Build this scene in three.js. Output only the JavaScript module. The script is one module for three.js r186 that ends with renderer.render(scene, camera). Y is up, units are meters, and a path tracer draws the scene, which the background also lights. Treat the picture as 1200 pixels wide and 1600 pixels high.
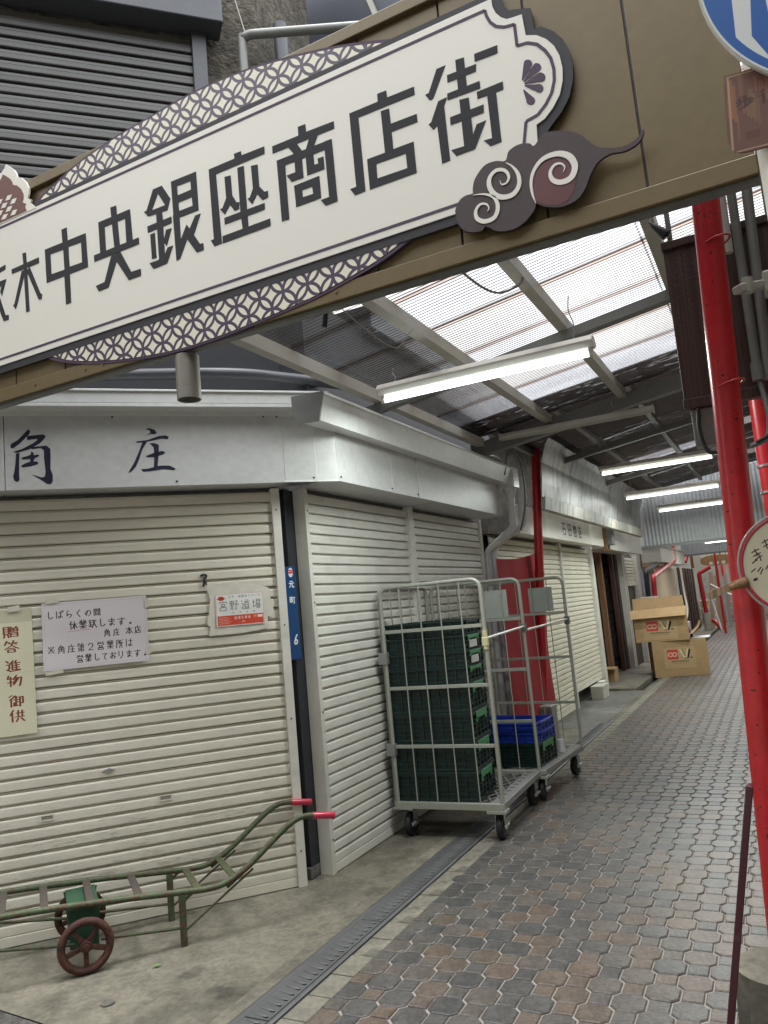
import * as THREE from 'three';
import { RoundedBoxGeometry } from 'three/addons/geometries/RoundedBoxGeometry.js';
import { mergeGeometries, toCreasedNormals } from 'three/addons/utils/BufferGeometryUtils.js';
import { RectAreaLightUniformsLib } from 'three/addons/lights/RectAreaLightUniformsLib.js';

// ---------------------------------------------------------------- camera, sky, sun, exposure
const scene = new THREE.Scene();
const R = THREE.MathUtils.degToRad;
const camera = new THREE.PerspectiveCamera(67.38, 768 / 1024, 0.05, 200);
camera.position.set(0, 1.53, 0);
camera.rotation.order = 'YXZ';
camera.rotation.set(R(7.3), R(26.5), R(-5.2));
const renderer = new THREE.WebGLRenderer({ antialias: true });
renderer.toneMapping = THREE.LinearToneMapping;
renderer.toneMappingExposure = 3.35;
renderer.shadowMap.enabled = true;
RectAreaLightUniformsLib.init();
{ // overcast sky: bright zenith, paler horizon, soft cloud mottling
  const w = 256, h = 128, d = new Float32Array(w * h * 4);
  for (let j = 0; j < h; j++) for (let i = 0; i < w; i++) {
    const el = (j + .5) / h * Math.PI - Math.PI / 2, az = i / w * Math.PI * 2;
    const s = Math.max(0, Math.sin(el));
    const c = 1 + .10 * Math.sin(az * 3 + 2 * Math.sin(el * 5)) * Math.cos(el) + .06 * Math.sin(az * 7 - el * 9) * Math.cos(el);
    const L = (0.85 + .55 * s) * c * (el < 0 ? 0.35 : 1);
    const k = (j * w + i) * 4;
    d[k] = L * .98; d[k + 1] = L * 1.0; d[k + 2] = L * 1.03; d[k + 3] = 1;
  }
  const t = new THREE.DataTexture(d, w, h, THREE.RGBAFormat, THREE.FloatType);
  t.mapping = THREE.EquirectangularReflectionMapping; t.magFilter = THREE.LinearFilter; t.minFilter = THREE.LinearFilter;
  t.wrapS = THREE.RepeatWrapping; t.needsUpdate = true;
  scene.background = t; scene.environment = t;
}
const sun = new THREE.DirectionalLight(new THREE.Color(1, .97, .92), .8);
sun.position.set(-.2, 16, -6.5); sun.target.position.set(-1.2, 0, -6);
sun.castShadow = true; sun.shadow.radius = 30; sun.shadow.mapSize.set(2048, 2048);
Object.assign(sun.shadow.camera, { left: -16, right: 16, top: 16, bottom: -16, near: 1, far: 60 });
scene.add(sun, sun.target);

// ---------------------------------------------------------------- helpers
function mulberry(a) { return () => { a |= 0; a = a + 0x6D2B79F5 | 0; let t = Math.imul(a ^ a >>> 15, 1 | a); t = t + Math.imul(t ^ t >>> 7, 61 | t) ^ t; return ((t ^ t >>> 14) >>> 0) / 4294967296; }; }
const rnd = mulberry(20240611);
const V = (x, y, z) => new THREE.Vector3(x, y, z);
const lerp = (a, b, t) => a + (b - a) * t;
const clamp = (x, a = 0, b = 1) => Math.min(b, Math.max(a, x));
const sstep = (a, b, x) => { const t = clamp((x - a) / (b - a)); return t * t * (3 - 2 * t); };
// tileable value noise
function noise2(period, seed) {
  const r = mulberry(seed), g = new Float32Array(period * period).map(() => r());
  return (x, y) => {
    const xi = Math.floor(x), yi = Math.floor(y), fx = x - xi, fy = y - yi;
    const u = fx * fx * (3 - 2 * fx), v = fy * fy * (3 - 2 * fy);
    const m = (a) => ((a % period) + period) % period;
    const p = (a, b) => g[m(b) * period + m(a)];
    return lerp(lerp(p(xi, yi), p(xi + 1, yi), u), lerp(p(xi, yi + 1), p(xi + 1, yi + 1), u), v);
  };
}
function fbm(base, seed, oct = 4) {
  const ns = Array.from({ length: oct }, (_, i) => noise2(base << i, seed + i * 17));
  return (u, v) => { let s = 0, a = .5, t = 0; for (let i = 0; i < oct; i++) { s += a * ns[i](u * (base << i), v * (base << i)); t += a; a *= .55; } return s / t; };
}
function texture(w, h, fn, srgb = true) {
  const d = new Uint8Array(w * h * 4);
  for (let j = 0; j < h; j++) for (let i = 0; i < w; i++) {
    const c = fn(i / w, j / h), k = (j * w + i) * 4;
    d[k] = clamp(c[0]) * 255; d[k + 1] = clamp(c[1]) * 255; d[k + 2] = clamp(c[2]) * 255; d[k + 3] = 255;
  }
  const t = new THREE.DataTexture(d, w, h);
  t.wrapS = t.wrapT = THREE.RepeatWrapping; t.magFilter = THREE.LinearFilter; t.minFilter = THREE.LinearMipmapLinearFilter; t.generateMipmaps = true;
  if (srgb) t.colorSpace = THREE.SRGBColorSpace;
  t.needsUpdate = true; return t;
}
const sized = (t, sx, sy = sx) => { t.repeat.set(1 / sx, 1 / sy); return t; };
function canvasTexture(w, h, draw) {
  const c = document.createElement('canvas'); c.width = w; c.height = h;
  const g = c.getContext('2d'); draw(g, w, h);
  const t = new THREE.CanvasTexture(c); t.colorSpace = THREE.SRGBColorSpace; t.anisotropy = 8; return t;
}
function mat(color, roughness = .7, metalness = 0, extra = {}) {
  const m = new THREE.MeshPhysicalMaterial({ roughness, metalness, ...extra });
  if (Array.isArray(color)) m.color.setRGB(...color); else m.color.set(color);
  m.side = THREE.DoubleSide;
  return m;
}
// uv in metres from the dominant axis of each face
function uvBox(geo, ox = 0, oy = 0) {
  const g = geo.index ? geo.toNonIndexed() : geo;
  const p = g.attributes.position, uv = new Float32Array(p.count * 2), a = V(), b = V(), c = V(), n = V();
  for (let i = 0; i < p.count; i += 3) {
    a.fromBufferAttribute(p, i); b.fromBufferAttribute(p, i + 1); c.fromBufferAttribute(p, i + 2);
    n.copy(b).sub(a).cross(c.clone().sub(a));
    const x = Math.abs(n.x), y = Math.abs(n.y), z = Math.abs(n.z);
    [a, b, c].forEach((q, k) => {
      const [s, t] = y >= x && y >= z ? [q.x, q.z] : x >= z ? [q.z, q.y] : [q.x, q.y];
      uv[(i + k) * 2] = s + ox; uv[(i + k) * 2 + 1] = t + oy;
    });
  }
  g.setAttribute('uv', new THREE.BufferAttribute(uv, 2));
  for (const k of Object.keys(g.attributes)) if (!['position', 'normal', 'uv'].includes(k)) g.deleteAttribute(k);
  return g;
}
// box given by its min and max corners, edges rounded by r
function bx(x0, x1, y0, y1, z0, z1, r = 0, seg = 1) {
  const w = x1 - x0, h = y1 - y0, d = z1 - z0;
  const g = r > 0 ? new RoundedBoxGeometry(w, h, d, seg, Math.min(r, w / 2.01, h / 2.01, d / 2.01)) : new THREE.BoxGeometry(w, h, d);
  g.translate((x0 + x1) / 2, (y0 + y1) / 2, (z0 + z1) / 2);
  return g;
}
function bar(p, q, w, h = w, up = V(0, 1, 0), r = 0) { // rectangular bar from p to q, w across, h along up
  const d = q.clone().sub(p), L = d.length(); d.normalize();
  const s = d.clone().cross(up).normalize(), u = s.clone().cross(d).normalize();
  const g = r > 0 ? new RoundedBoxGeometry(w, h, L, 1, r) : new THREE.BoxGeometry(w, h, L);
  g.applyMatrix4(new THREE.Matrix4().makeBasis(s, u, d.clone().negate()));
  g.translate((p.x + q.x) / 2, (p.y + q.y) / 2, (p.z + q.z) / 2);
  return g;
}
function cyl(p, q, r0, r1 = r0, seg = 14, open = false) {
  const d = q.clone().sub(p), L = d.length();
  const g = new THREE.CylinderGeometry(r1, r0, L, seg, 1, open);
  g.applyQuaternion(new THREE.Quaternion().setFromUnitVectors(V(0, 1, 0), d.normalize()));
  g.translate((p.x + q.x) / 2, (p.y + q.y) / 2, (p.z + q.z) / 2);
  return g;
}
function bent(pts, r, fillet = .05, rad = 10) { // tube through corners rounded by a fillet
  const path = new THREE.CurvePath();
  let last = pts[0].clone();
  for (let i = 1; i < pts.length; i++) {
    if (i === pts.length - 1) { path.add(new THREE.LineCurve3(last, pts[i].clone())); break; }
    const a = pts[i].clone().sub(pts[i - 1]), b = pts[i + 1].clone().sub(pts[i]);
    const f = Math.min(fillet, a.length() * .49, b.length() * .49);
    const s = pts[i].clone().sub(a.normalize().multiplyScalar(f)), e = pts[i].clone().add(b.normalize().multiplyScalar(f));
    path.add(new THREE.LineCurve3(last, s)); path.add(new THREE.QuadraticBezierCurve3(s, pts[i].clone(), e)); last = e;
  }
  const P = [];
  path.curves.forEach((c, k) => { const n = c.isLineCurve3 ? 1 : 6; for (let i = (k ? 1 : 0); i <= n; i++) P.push(c.getPoint(i / n)); });
  return polyTube(P, r, rad);
}
function polyTube(P, r, rad = 8, cap = true) { // tube along a polyline, parallel-transported
  const pos = [], idx = [], uv = []; let u = null, len = 0;
  const rr = (i) => Array.isArray(r) ? r[i] : r;
  for (let i = 0; i < P.length; i++) {
    const t = P[Math.min(i + 1, P.length - 1)].clone().sub(P[Math.max(i - 1, 0)]).normalize();
    if (!u) u = Math.abs(t.y) < .9 ? V(0, 1, 0) : V(1, 0, 0);
    u = u.clone().sub(t.clone().multiplyScalar(u.dot(t))).normalize();
    const w = t.clone().cross(u);
    if (i) len += P[i].distanceTo(P[i - 1]);
    for (let k = 0; k <= rad; k++) {
      const a = k / rad * Math.PI * 2;
      const q = P[i].clone().addScaledVector(u, Math.cos(a) * rr(i)).addScaledVector(w, Math.sin(a) * rr(i));
      pos.push(q.x, q.y, q.z); uv.push(k / rad, len);
      if (i && k < rad) { const A = (i - 1) * (rad + 1) + k, B = A + rad + 1; idx.push(A, A + 1, B, B, A + 1, B + 1); }
    }
  }
  if (cap) for (const e of [0, P.length - 1]) {
    const c = pos.length / 3; pos.push(P[e].x, P[e].y, P[e].z); uv.push(0, 0);
    for (let k = 0; k < rad; k++) { const A = e * (rad + 1) + k; e ? idx.push(c, A, A + 1) : idx.push(c, A + 1, A); }
  }
  const g = new THREE.BufferGeometry();
  g.setAttribute('position', new THREE.Float32BufferAttribute(pos, 3)); g.setAttribute('uv', new THREE.Float32BufferAttribute(uv, 2));
  g.setIndex(idx); g.computeVertexNormals(); return g;
}
function curvePts(pts, n = 24) { return new THREE.CatmullRomCurve3(pts).getPoints(n); }
function profile(pts, L, closed = true) { // extrude an (a,b) outline: a -> z, b -> y, length along x
  const s = new THREE.Shape(pts.map(([a, b]) => new THREE.Vector2(a, b)));
  const g = new THREE.ExtrudeGeometry(s, { depth: L, bevelEnabled: false });
  // shape x -> world z, shape y -> world y, depth -> world x (negated to stay right-handed)
  g.applyMatrix4(new THREE.Matrix4().makeBasis(V(0, 0, 1), V(0, 1, 0), V(-1, 0, 0)));
  g.translate(L, 0, 0);
  return g;
}
function plate(points, depth, bevel = 0, holes = []) { // flat outline in x,y, thickness along +z
  const s = new THREE.Shape(points.map(([a, b]) => new THREE.Vector2(a, b)));
  for (const h of holes) s.holes.push(new THREE.Path(h.map(([a, b]) => new THREE.Vector2(a, b))));
  return new THREE.ExtrudeGeometry(s, { depth, bevelEnabled: bevel > 0, bevelSize: bevel, bevelThickness: bevel, bevelSegments: 1, bevelOffset: -bevel });
}
const flat = (geos) => { const l = (Array.isArray(geos) ? geos : [geos]).map((g) => { const q = g.index ? g.toNonIndexed() : g.clone(); for (const k of Object.keys(q.attributes)) if (!['position', 'normal', 'uv'].includes(k)) q.deleteAttribute(k); if (!q.attributes.uv) q.setAttribute('uv', new THREE.Float32BufferAttribute(new Float32Array(q.attributes.position.count * 2), 2)); return q; }); return l.length > 1 ? mergeGeometries(l) : l[0]; };
const taken = {};
function numbered(name) { const n = taken[name] = (taken[name] ?? -1) + 1; return n ? `${name}_${String(n).padStart(3, '0')}` : name; }
function tag(o, label, category, group, kind) { Object.assign(o.userData, { label, category }); if (group) o.userData.group = group; if (kind) o.userData.kind = kind; return o; }
function shade(m) { m.castShadow = true; m.receiveShadow = true; return m; }
function thing(name, label, category, pos = [0, 0, 0], turn = 0, group) {
  const o = new THREE.Group(); o.name = numbered(name); o.position.set(...pos); o.rotation.y = turn; scene.add(o);
  return tag(o, label, category, group);
}
// a part in its parent's own coordinates; keepUv leaves the texture coordinates alone
function part(name, geos, material, parent, keepUv = false) {
  let g = flat(geos);
  if (!keepUv) g = uvBox(g, rnd() * 3, rnd() * 3);
  const m = shade(new THREE.Mesh(g, material)); m.name = name; parent.add(m); return m;
}
// a part whose geometry is given in world coordinates, under an unturned thing
function wpart(name, geos, material, parent, keepUv = false) {
  let g = flat(geos);
  const p = V(); for (let o = parent; o && o !== scene; o = o.parent) p.add(o.position);
  if (!keepUv) g = uvBox(g, rnd() * 3, rnd() * 3);
  g.translate(-p.x, -p.y, -p.z);
  const m = shade(new THREE.Mesh(g, material)); m.name = name; parent.add(m); return m;
}
function single(name, geos, material, label, category, group, keepUv = false, kind) { // a thing that is one mesh, origin at its base
  let g = flat(geos); if (!keepUv) g = uvBox(g, rnd() * 3, rnd() * 3);
  g.computeBoundingBox(); const b = g.boundingBox, c = V((b.min.x + b.max.x) / 2, b.min.y, (b.min.z + b.max.z) / 2);
  g.translate(-c.x, -c.y, -c.z);
  const m = shade(new THREE.Mesh(g, material)); m.name = numbered(name); m.position.copy(c); scene.add(m);
  if (kind) m.userData.kind = kind;
  if (label) tag(m, label, category, group, kind);
  return m;
}
function structure(name, geos, material, keepUv = false) { const m = single(name, geos, material, null, null, null, keepUv); m.userData.kind = 'structure'; return m; }
function frame(P, dir) { // (along, up, out) -> world
  const u = dir.clone().normalize(), y = V(0, 1, 0), n = u.clone().cross(y);
  return new THREE.Matrix4().makeBasis(u, y, n).setPosition(P);
}
const into = (m, geos) => (Array.isArray(geos) ? geos : [geos]).map((g) => g.clone().applyMatrix4(m));
const pairs = (a, k = .001) => { const o = []; for (let i = 0; i < a.length; i += 2) o.push([a[i] * k, a[i + 1] * k]); return o; };

// ---------------------------------------------------------------- hand-lettered glyphs: strokes on a 16 x 16 grid, two hex digits a point
const GL = {
  し: '515a5c7eaedb', ば: '212e 74d4 a1ac8e6d6b8aaaed d0e2 f0f2', ら: '5182 434b78b8dabd8f', く: 'b157bf', の: '84795d3b3956a3d5e9cd9f',
  間: '222f 2272 7276 2474 2676 a2e2efce a2a6 a4e4 a6e6 58b8be5e58 5bbb', 休: '5126 444f 66f6 a2af a67d a6fd',
  業: '6063 a0a3 3143 d1c3 14f4 5465 b4a5 26e6 38d8 1bfb 868f 8b3f 8bdf', 致: '1272 4226 2676 464d 1a7a 1d7d b183 93f3 c47f 95ff',
  ま: '24d4 27d7 818c6e4d5b9bde', す: '14f4 929b7c5a78999c6f', '。': '6c8c8e6e6c', 角: '7126 63b396 353b2f 35d5dfbe 38d8 3bdb 858b',
  庄: '8183 24e4 343a1f a6ae 69e9 5efe', 本: '14f4 818f 841d 84fd 5cbc', 店: '8082 23e3 333a1f 949a 97e7 5adade5e5a',
  '※': '22dd d22d 7283 7d8d 1828 d8e8', 第: '3015 2262 5374 a085 93e3 b4d5 36c6c9393cdcddbf 868f 8c2f', 2: '3552a2c5b83ede',
  営: '3143 7173 d1b3 2624e4e6 58b8bb5b58 3cdcdf3f3c', 所: '1171 23737727 231f f192949a7f 96f6 c6cf', は: '212e 74e4 b1bc9e7d7b9bed',
  て: '23d3 d386797cbf', お: '25b5 616d3d2b4998cbdaae c3e5', り: '313a b2b99c6f',
  贈: '111a6a6111 1464 1767 2b1f 5b6f 8192 e1d2 83f3f78783 b3b7 85f5 89f9fe8e89 8bfb', 答: '3015 2262 5374 a085 93e3 b4d5 861b 86fb 5aba 4cbcbf4f4c',
  進: '1133 16464b2d 1d3d5ffe 8146 b1a3 74f4 747d b4bd 77e7 7aea 7dfd', 物: '2115 1565 434f 1a79 a176 84f4ecdf a57b c57d',
  御: '4012 4426 363f 7153 63a3 8289 56b6 898e 89b9 6a6e 5ebe c3f3fbdb c3cf', 供: '4016 343f 74f4 9199 d1d9 69f9 9b7f cbff',
  宮: '8082 2422e2e4 55b5b85855 888a 3adadf3f3a', 野: '1171 11177771 1474 414d 1a7a 1d7e 91e1b4 a4c5 86f6e8 b6be9d',
  道: '1133 16464b2d 1d3d5ffe 8091 d0b2 63f3 a385 75d5dd7d75 78d8 7bdb', 場: '1565 313c 1d6b 81e1e68681 83e3 68f8 986c 9aeadfbe ba7e da9f',
  元: '42c2 16f6 666b2f a6adbfefec', 町: '12727c1c12 424c 1777 83f3 c3cfae', 石: '12e2 821a 58d8de5e58', 田: '22e2ee2e22 828e 28e8',
  商: '8082 13f3 5364 b3a4 252f 25e5efce 6558 95989ac8 5abbbe5e5a', 歩: '8187 85d5 4347 17f7 878d6e 582b b8da e93f',
  空: '8082 2422e2e4 6549 a5c8 4aca 8a8e 2eee', 手: 'c132 25d5 19f9 828d6e', '・': '8889', 格: '1575 414f 4519 4578 b185 93e37a a5fa 9bebef9f9b',
  闘: '222f 2272 7276 2474 2676 a2e2efce a2a6 a4e4 a6e6 58b8 6a9a9c6c6a 5ebe', 技: '1464 414e2d 1b69 84f4 b1b7 87d7 d76f 98ff', ス: '33d3 d34d 89de', タ: '8126 63c3b93f 6799',
  ジ: '3254 2769 3de8 d1e2 f0f1', オ: '25e5 a1ae8d a53c', 支: '24e4 8187 37d7 d72f 57ff', 部: '4142 1373 3445 6455 1777 2a6a6e2e2a a1af a1e1c6eaac', 生: '4127 35d5 818e 39c9 1efe',
  募: '13f3 5052 b0b2 44c4c84844 46c6 1afa 5a2d bade 4dbdaf 8b4f', 集: '8146 b1a3 54e4 545a 949a 56d6 58d8 5aea 1cfc 8b8f 8c3f 8cdf', 茨: '13f3 5052 b0b2 2637 1b48 9579 85e5d7 a79a6f aaff', 木: '15f5 818f 852d 85ed',
  行: '4013 4416 363f 82e2 76f6 c6cfae', 者: '32b2 7076 15f5 e01b 59c9cf5f59 5cbc', 6: 'b173485c7ead cb a9 5a',
};
GL[6] = 'c1946a5c6eaebccaa85a';
function glyph(g, ch, x, y, w, h, weight, brush = true) {
  const s = GL[ch]; if (!s) return;
  g.lineCap = brush ? 'round' : 'butt'; g.lineJoin = brush ? 'round' : 'miter';
  for (const st of s.split(' ')) {
    const P = []; for (let i = 0; i + 1 < st.length; i += 2) P.push([x + parseInt(st[i], 16) / 16 * w, y + parseInt(st[i + 1], 16) / 16 * h]);
    for (let k = 1; k < P.length; k++) {
      const vertical = Math.abs(P[k][1] - P[k - 1][1]) > Math.abs(P[k][0] - P[k - 1][0]);
      g.lineWidth = weight * (brush ? (vertical ? 1.15 : .85) : 1);
      g.beginPath(); g.moveTo(...P[k - 1]); g.lineTo(...P[k]); g.stroke();
    }
  }
}
const write = (g, text, x, y, w, h, gap, weight, brush) => [...text].forEach((c, i) => glyph(g, c, x + i * (w + gap), y, w, h, weight, brush));
// ---------------------------------------------------------------- textures and materials
const n1 = fbm(4, 11, 5), n2 = fbm(8, 23, 5), n3 = fbm(16, 37, 4), n4 = fbm(32, 51, 3), n5 = fbm(3, 77, 5);
const gray = (v) => [v, v, v];
const grit = fbm(128, 91, 2);
// concrete: mottled, with pale scuffs, dark stains, pores
const T = {};
T.concrete = sized(texture(1024, 1024, (u, v) => {
  const m = n1(u, v), f = n4(u, v), s = sstep(.44, .78, n2(u, v)), p = sstep(.42, .74, n5(u, v)), q = .10 * sstep(.66, .80, n3(u, v));
  const b = .585 + .22 * (m - .5) + .17 * (f - .5) + .16 * (grit(u, v) - .5) - .085 * s + .07 * p - q;
  return [b * 1.02, b * 1.0, b * .94];
}), 2.3);
T.concreteBump = sized(texture(512, 512, (u, v) => gray(.5 + .5 * (n4(u, v) - .5) + .4 * (n2(u, v) - .5)), false), 1.1);
// painted metal with dust streaks and small scuffs; wide along the slat
const st = fbm(4, 301, 5), st2 = fbm(16, 317, 4);
T.paint = sized(texture(1024, 512, (u, v) => {
  const d = st(u, v), f = st2(u, v), sc = st2(u * 3 % 1, v * 2 % 1) > .80 ? -.07 : 0;
  const b = .94 + .08 * (d - .5) + .06 * (f - .5) + sc * .6 - .035 * sstep(.52, .78, n2(u, v));
  return [b, b * .995, b * .975];
}), 1.7, .8);
T.scuff = sized(texture(1024, 512, (u, v) => { // rubbed paint: grey flecks in short horizontal dashes
  const d = st(u, v), f = st2(u * 2 % 1, v), k = sstep(.56, .66, n4(u * .5, v * 2 % 1)) * sstep(.42, .60, n2(u, v)); const b = .93 + .08 * (d - .5) + .06 * (f - .5); return [lerp(b, .62, k * .42), lerp(b * .995, .61, k * .42), lerp(b * .975, .58, k * .42)]; }), .9, .4);
T.fine = sized(texture(512, 512, (u, v) => { const b = .95 + .07 * (n4(u, v) - .5) + .035 * (n1(u, v) - .5); return gray(b); }), .9);
T.rough = sized(texture(512, 512, (u, v) => gray(.62 + .5 * (n2(u, v) - .5) + .2 * (n4(u, v) - .5)), false), .8);
T.fineBump = sized(texture(512, 512, (u, v) => gray(n4(u, v)), false), .35);
T.stucco = sized(texture(512, 512, (u, v) => { const b = .62 + .5 * (n4(u, v) - .5) + .28 * (n2(u, v) - .5); return [b * 1.02, b, b * .95]; }), .9);
T.stuccoBump = sized(texture(512, 512, (u, v) => gray(.5 + 1.1 * (n4(u, v) - .5)), false), .45);
T.wood = sized(texture(512, 512, (u, v) => {
  const w = st(u * 1.0, v * .12), r = Math.sin((u * 26 + w * 7) * Math.PI * 2) * .5 + .5, f = noiseGrain(u, v);
  const b = .78 + .16 * (r - .5) + .25 * (f - .5); return [b, b * .96, b * .92];
}), .5, 1.6);
function noiseGrain(u, v) { return n4(u * 1 % 1, v * .06 % 1); }
T.card = sized(texture(512, 512, (u, v) => { const b = .9 + .08 * (n3(u, v) - .5) + .05 * Math.sin(u * Math.PI * 2 * 60) * .5 + .09 * (n1(u, v) - .5); return [b, b * .99, b * .97]; }), .5);
T.galv = sized(texture(512, 512, (u, v) => { // galvanised sheet, water-stained, soot in runs
  const a = n1(u, v), s = st(u * 2 % 1, v * .35), k = sstep(.5, .72, n2(u * 2 % 1, v * .5));
  const b = .70 + .24 * (a - .5) + .06 * (s - .5) - .10 * k; const br = sstep(.48, .70, n5(u, v)) * .03;
  return [b + br, b + br * .4, b - br * .5];
}), 1.3, 1.1);
T.rust = sized(texture(512, 512, (u, v) => { const k = sstep(.42, .62, n2(u, v)), f = n4(u, v); return [lerp(.46, .38, k) + .2 * (f - .5), lerp(.32, .27, k) + .16 * (f - .5), lerp(.27, .24, k) + .13 * (f - .5)]; }), .3);
T.greenPaint = sized(texture(512, 512, (u, v) => { const k = sstep(.54, .60, n3(u, v)), f = n4(u, v); return [lerp(.37, .43, k) + .14 * (f - .5), lerp(.43, .33, k) + .14 * (f - .5), lerp(.30, .25, k) + .11 * (f - .5)]; }), .35);
T.redPaint = sized(texture(512, 512, (u, v) => { const f = n4(u, v), a = n1(u, v), chip = n4(u, v) > .80; return chip ? [.22, .07, .07] : [.72 + .12 * (a - .5) + .07 * (f - .5), .12 + .05 * (f - .5), .15 + .05 * (a - .5)]; }), .6);
T.paver = sized(texture(512, 512, (u, v) => { const b = .88 + .34 * (n4(u, v) - .5) + .22 * (n2(u, v) - .5) + .22 * (grit(u, v) - .5); return [b, b * .99, b * .98]; }), .3);
T.asphalt = sized(texture(512, 512, (u, v) => { const b = .30 + .22 * (n4(u, v) - .5) + .1 * (n1(u, v) - .5); return gray(b); }), .7);
// roof sheets: u runs down the slope (2 m), v across the waves (0.512 m, 16 waves); dark valley lines are painted shading of the waves, rust-brown grime in the lap
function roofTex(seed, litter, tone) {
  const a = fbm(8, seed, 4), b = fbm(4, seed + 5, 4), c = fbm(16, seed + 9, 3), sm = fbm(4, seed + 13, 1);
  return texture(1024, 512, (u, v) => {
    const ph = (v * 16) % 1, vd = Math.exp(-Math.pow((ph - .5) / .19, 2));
    const g = sm(u, Math.floor(v * 16) / 16 + .03), ribShade = vd * (.55 + .6 * g);
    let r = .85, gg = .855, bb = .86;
    r *= 1 - clamp(ribShade) * .46; gg *= 1 - clamp(ribShade) * .48; bb *= 1 - clamp(ribShade) * .47;
    const lap = Math.max(Math.exp(-Math.pow((v - .05) / .026, 2)), .95 * Math.exp(-Math.pow((v - .125) / .011, 2)) * (.4 + a(u, .3)));
    const lk = clamp(lap * (.75 + .9 * a(u, v * .1)));
    r = lerp(r, .38, lk); gg = lerp(gg, .26, lk); bb = lerp(bb, .19, lk);
    if (litter > 0) { // leaf litter and soot lying in streaks along the waves
      const s = a(u * 1.0, (v * 3) % 1) * .38 + b(u * 2 % 1, v) * .28 + c(u * 2 % 1, v * 2 % 1) * .45;
      const k = sstep(1 - litter - .16, 1 - litter + .06, s + .12) * .94;
      r = lerp(r, .10 + .10 * g, k); gg = lerp(gg, .085 + .08 * g, k); bb = lerp(bb, .08 + .07 * g, k);
    }
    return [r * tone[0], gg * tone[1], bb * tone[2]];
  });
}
T.roof = [roofTex(901, 0, [1, 1, 1]), roofTex(933, 0, [1, .99, .97]), roofTex(961, .40, [1, 1, 1]), roofTex(983, .50, [1, .97, .94]), roofTex(997, .58, [1, .95, .92])];

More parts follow.
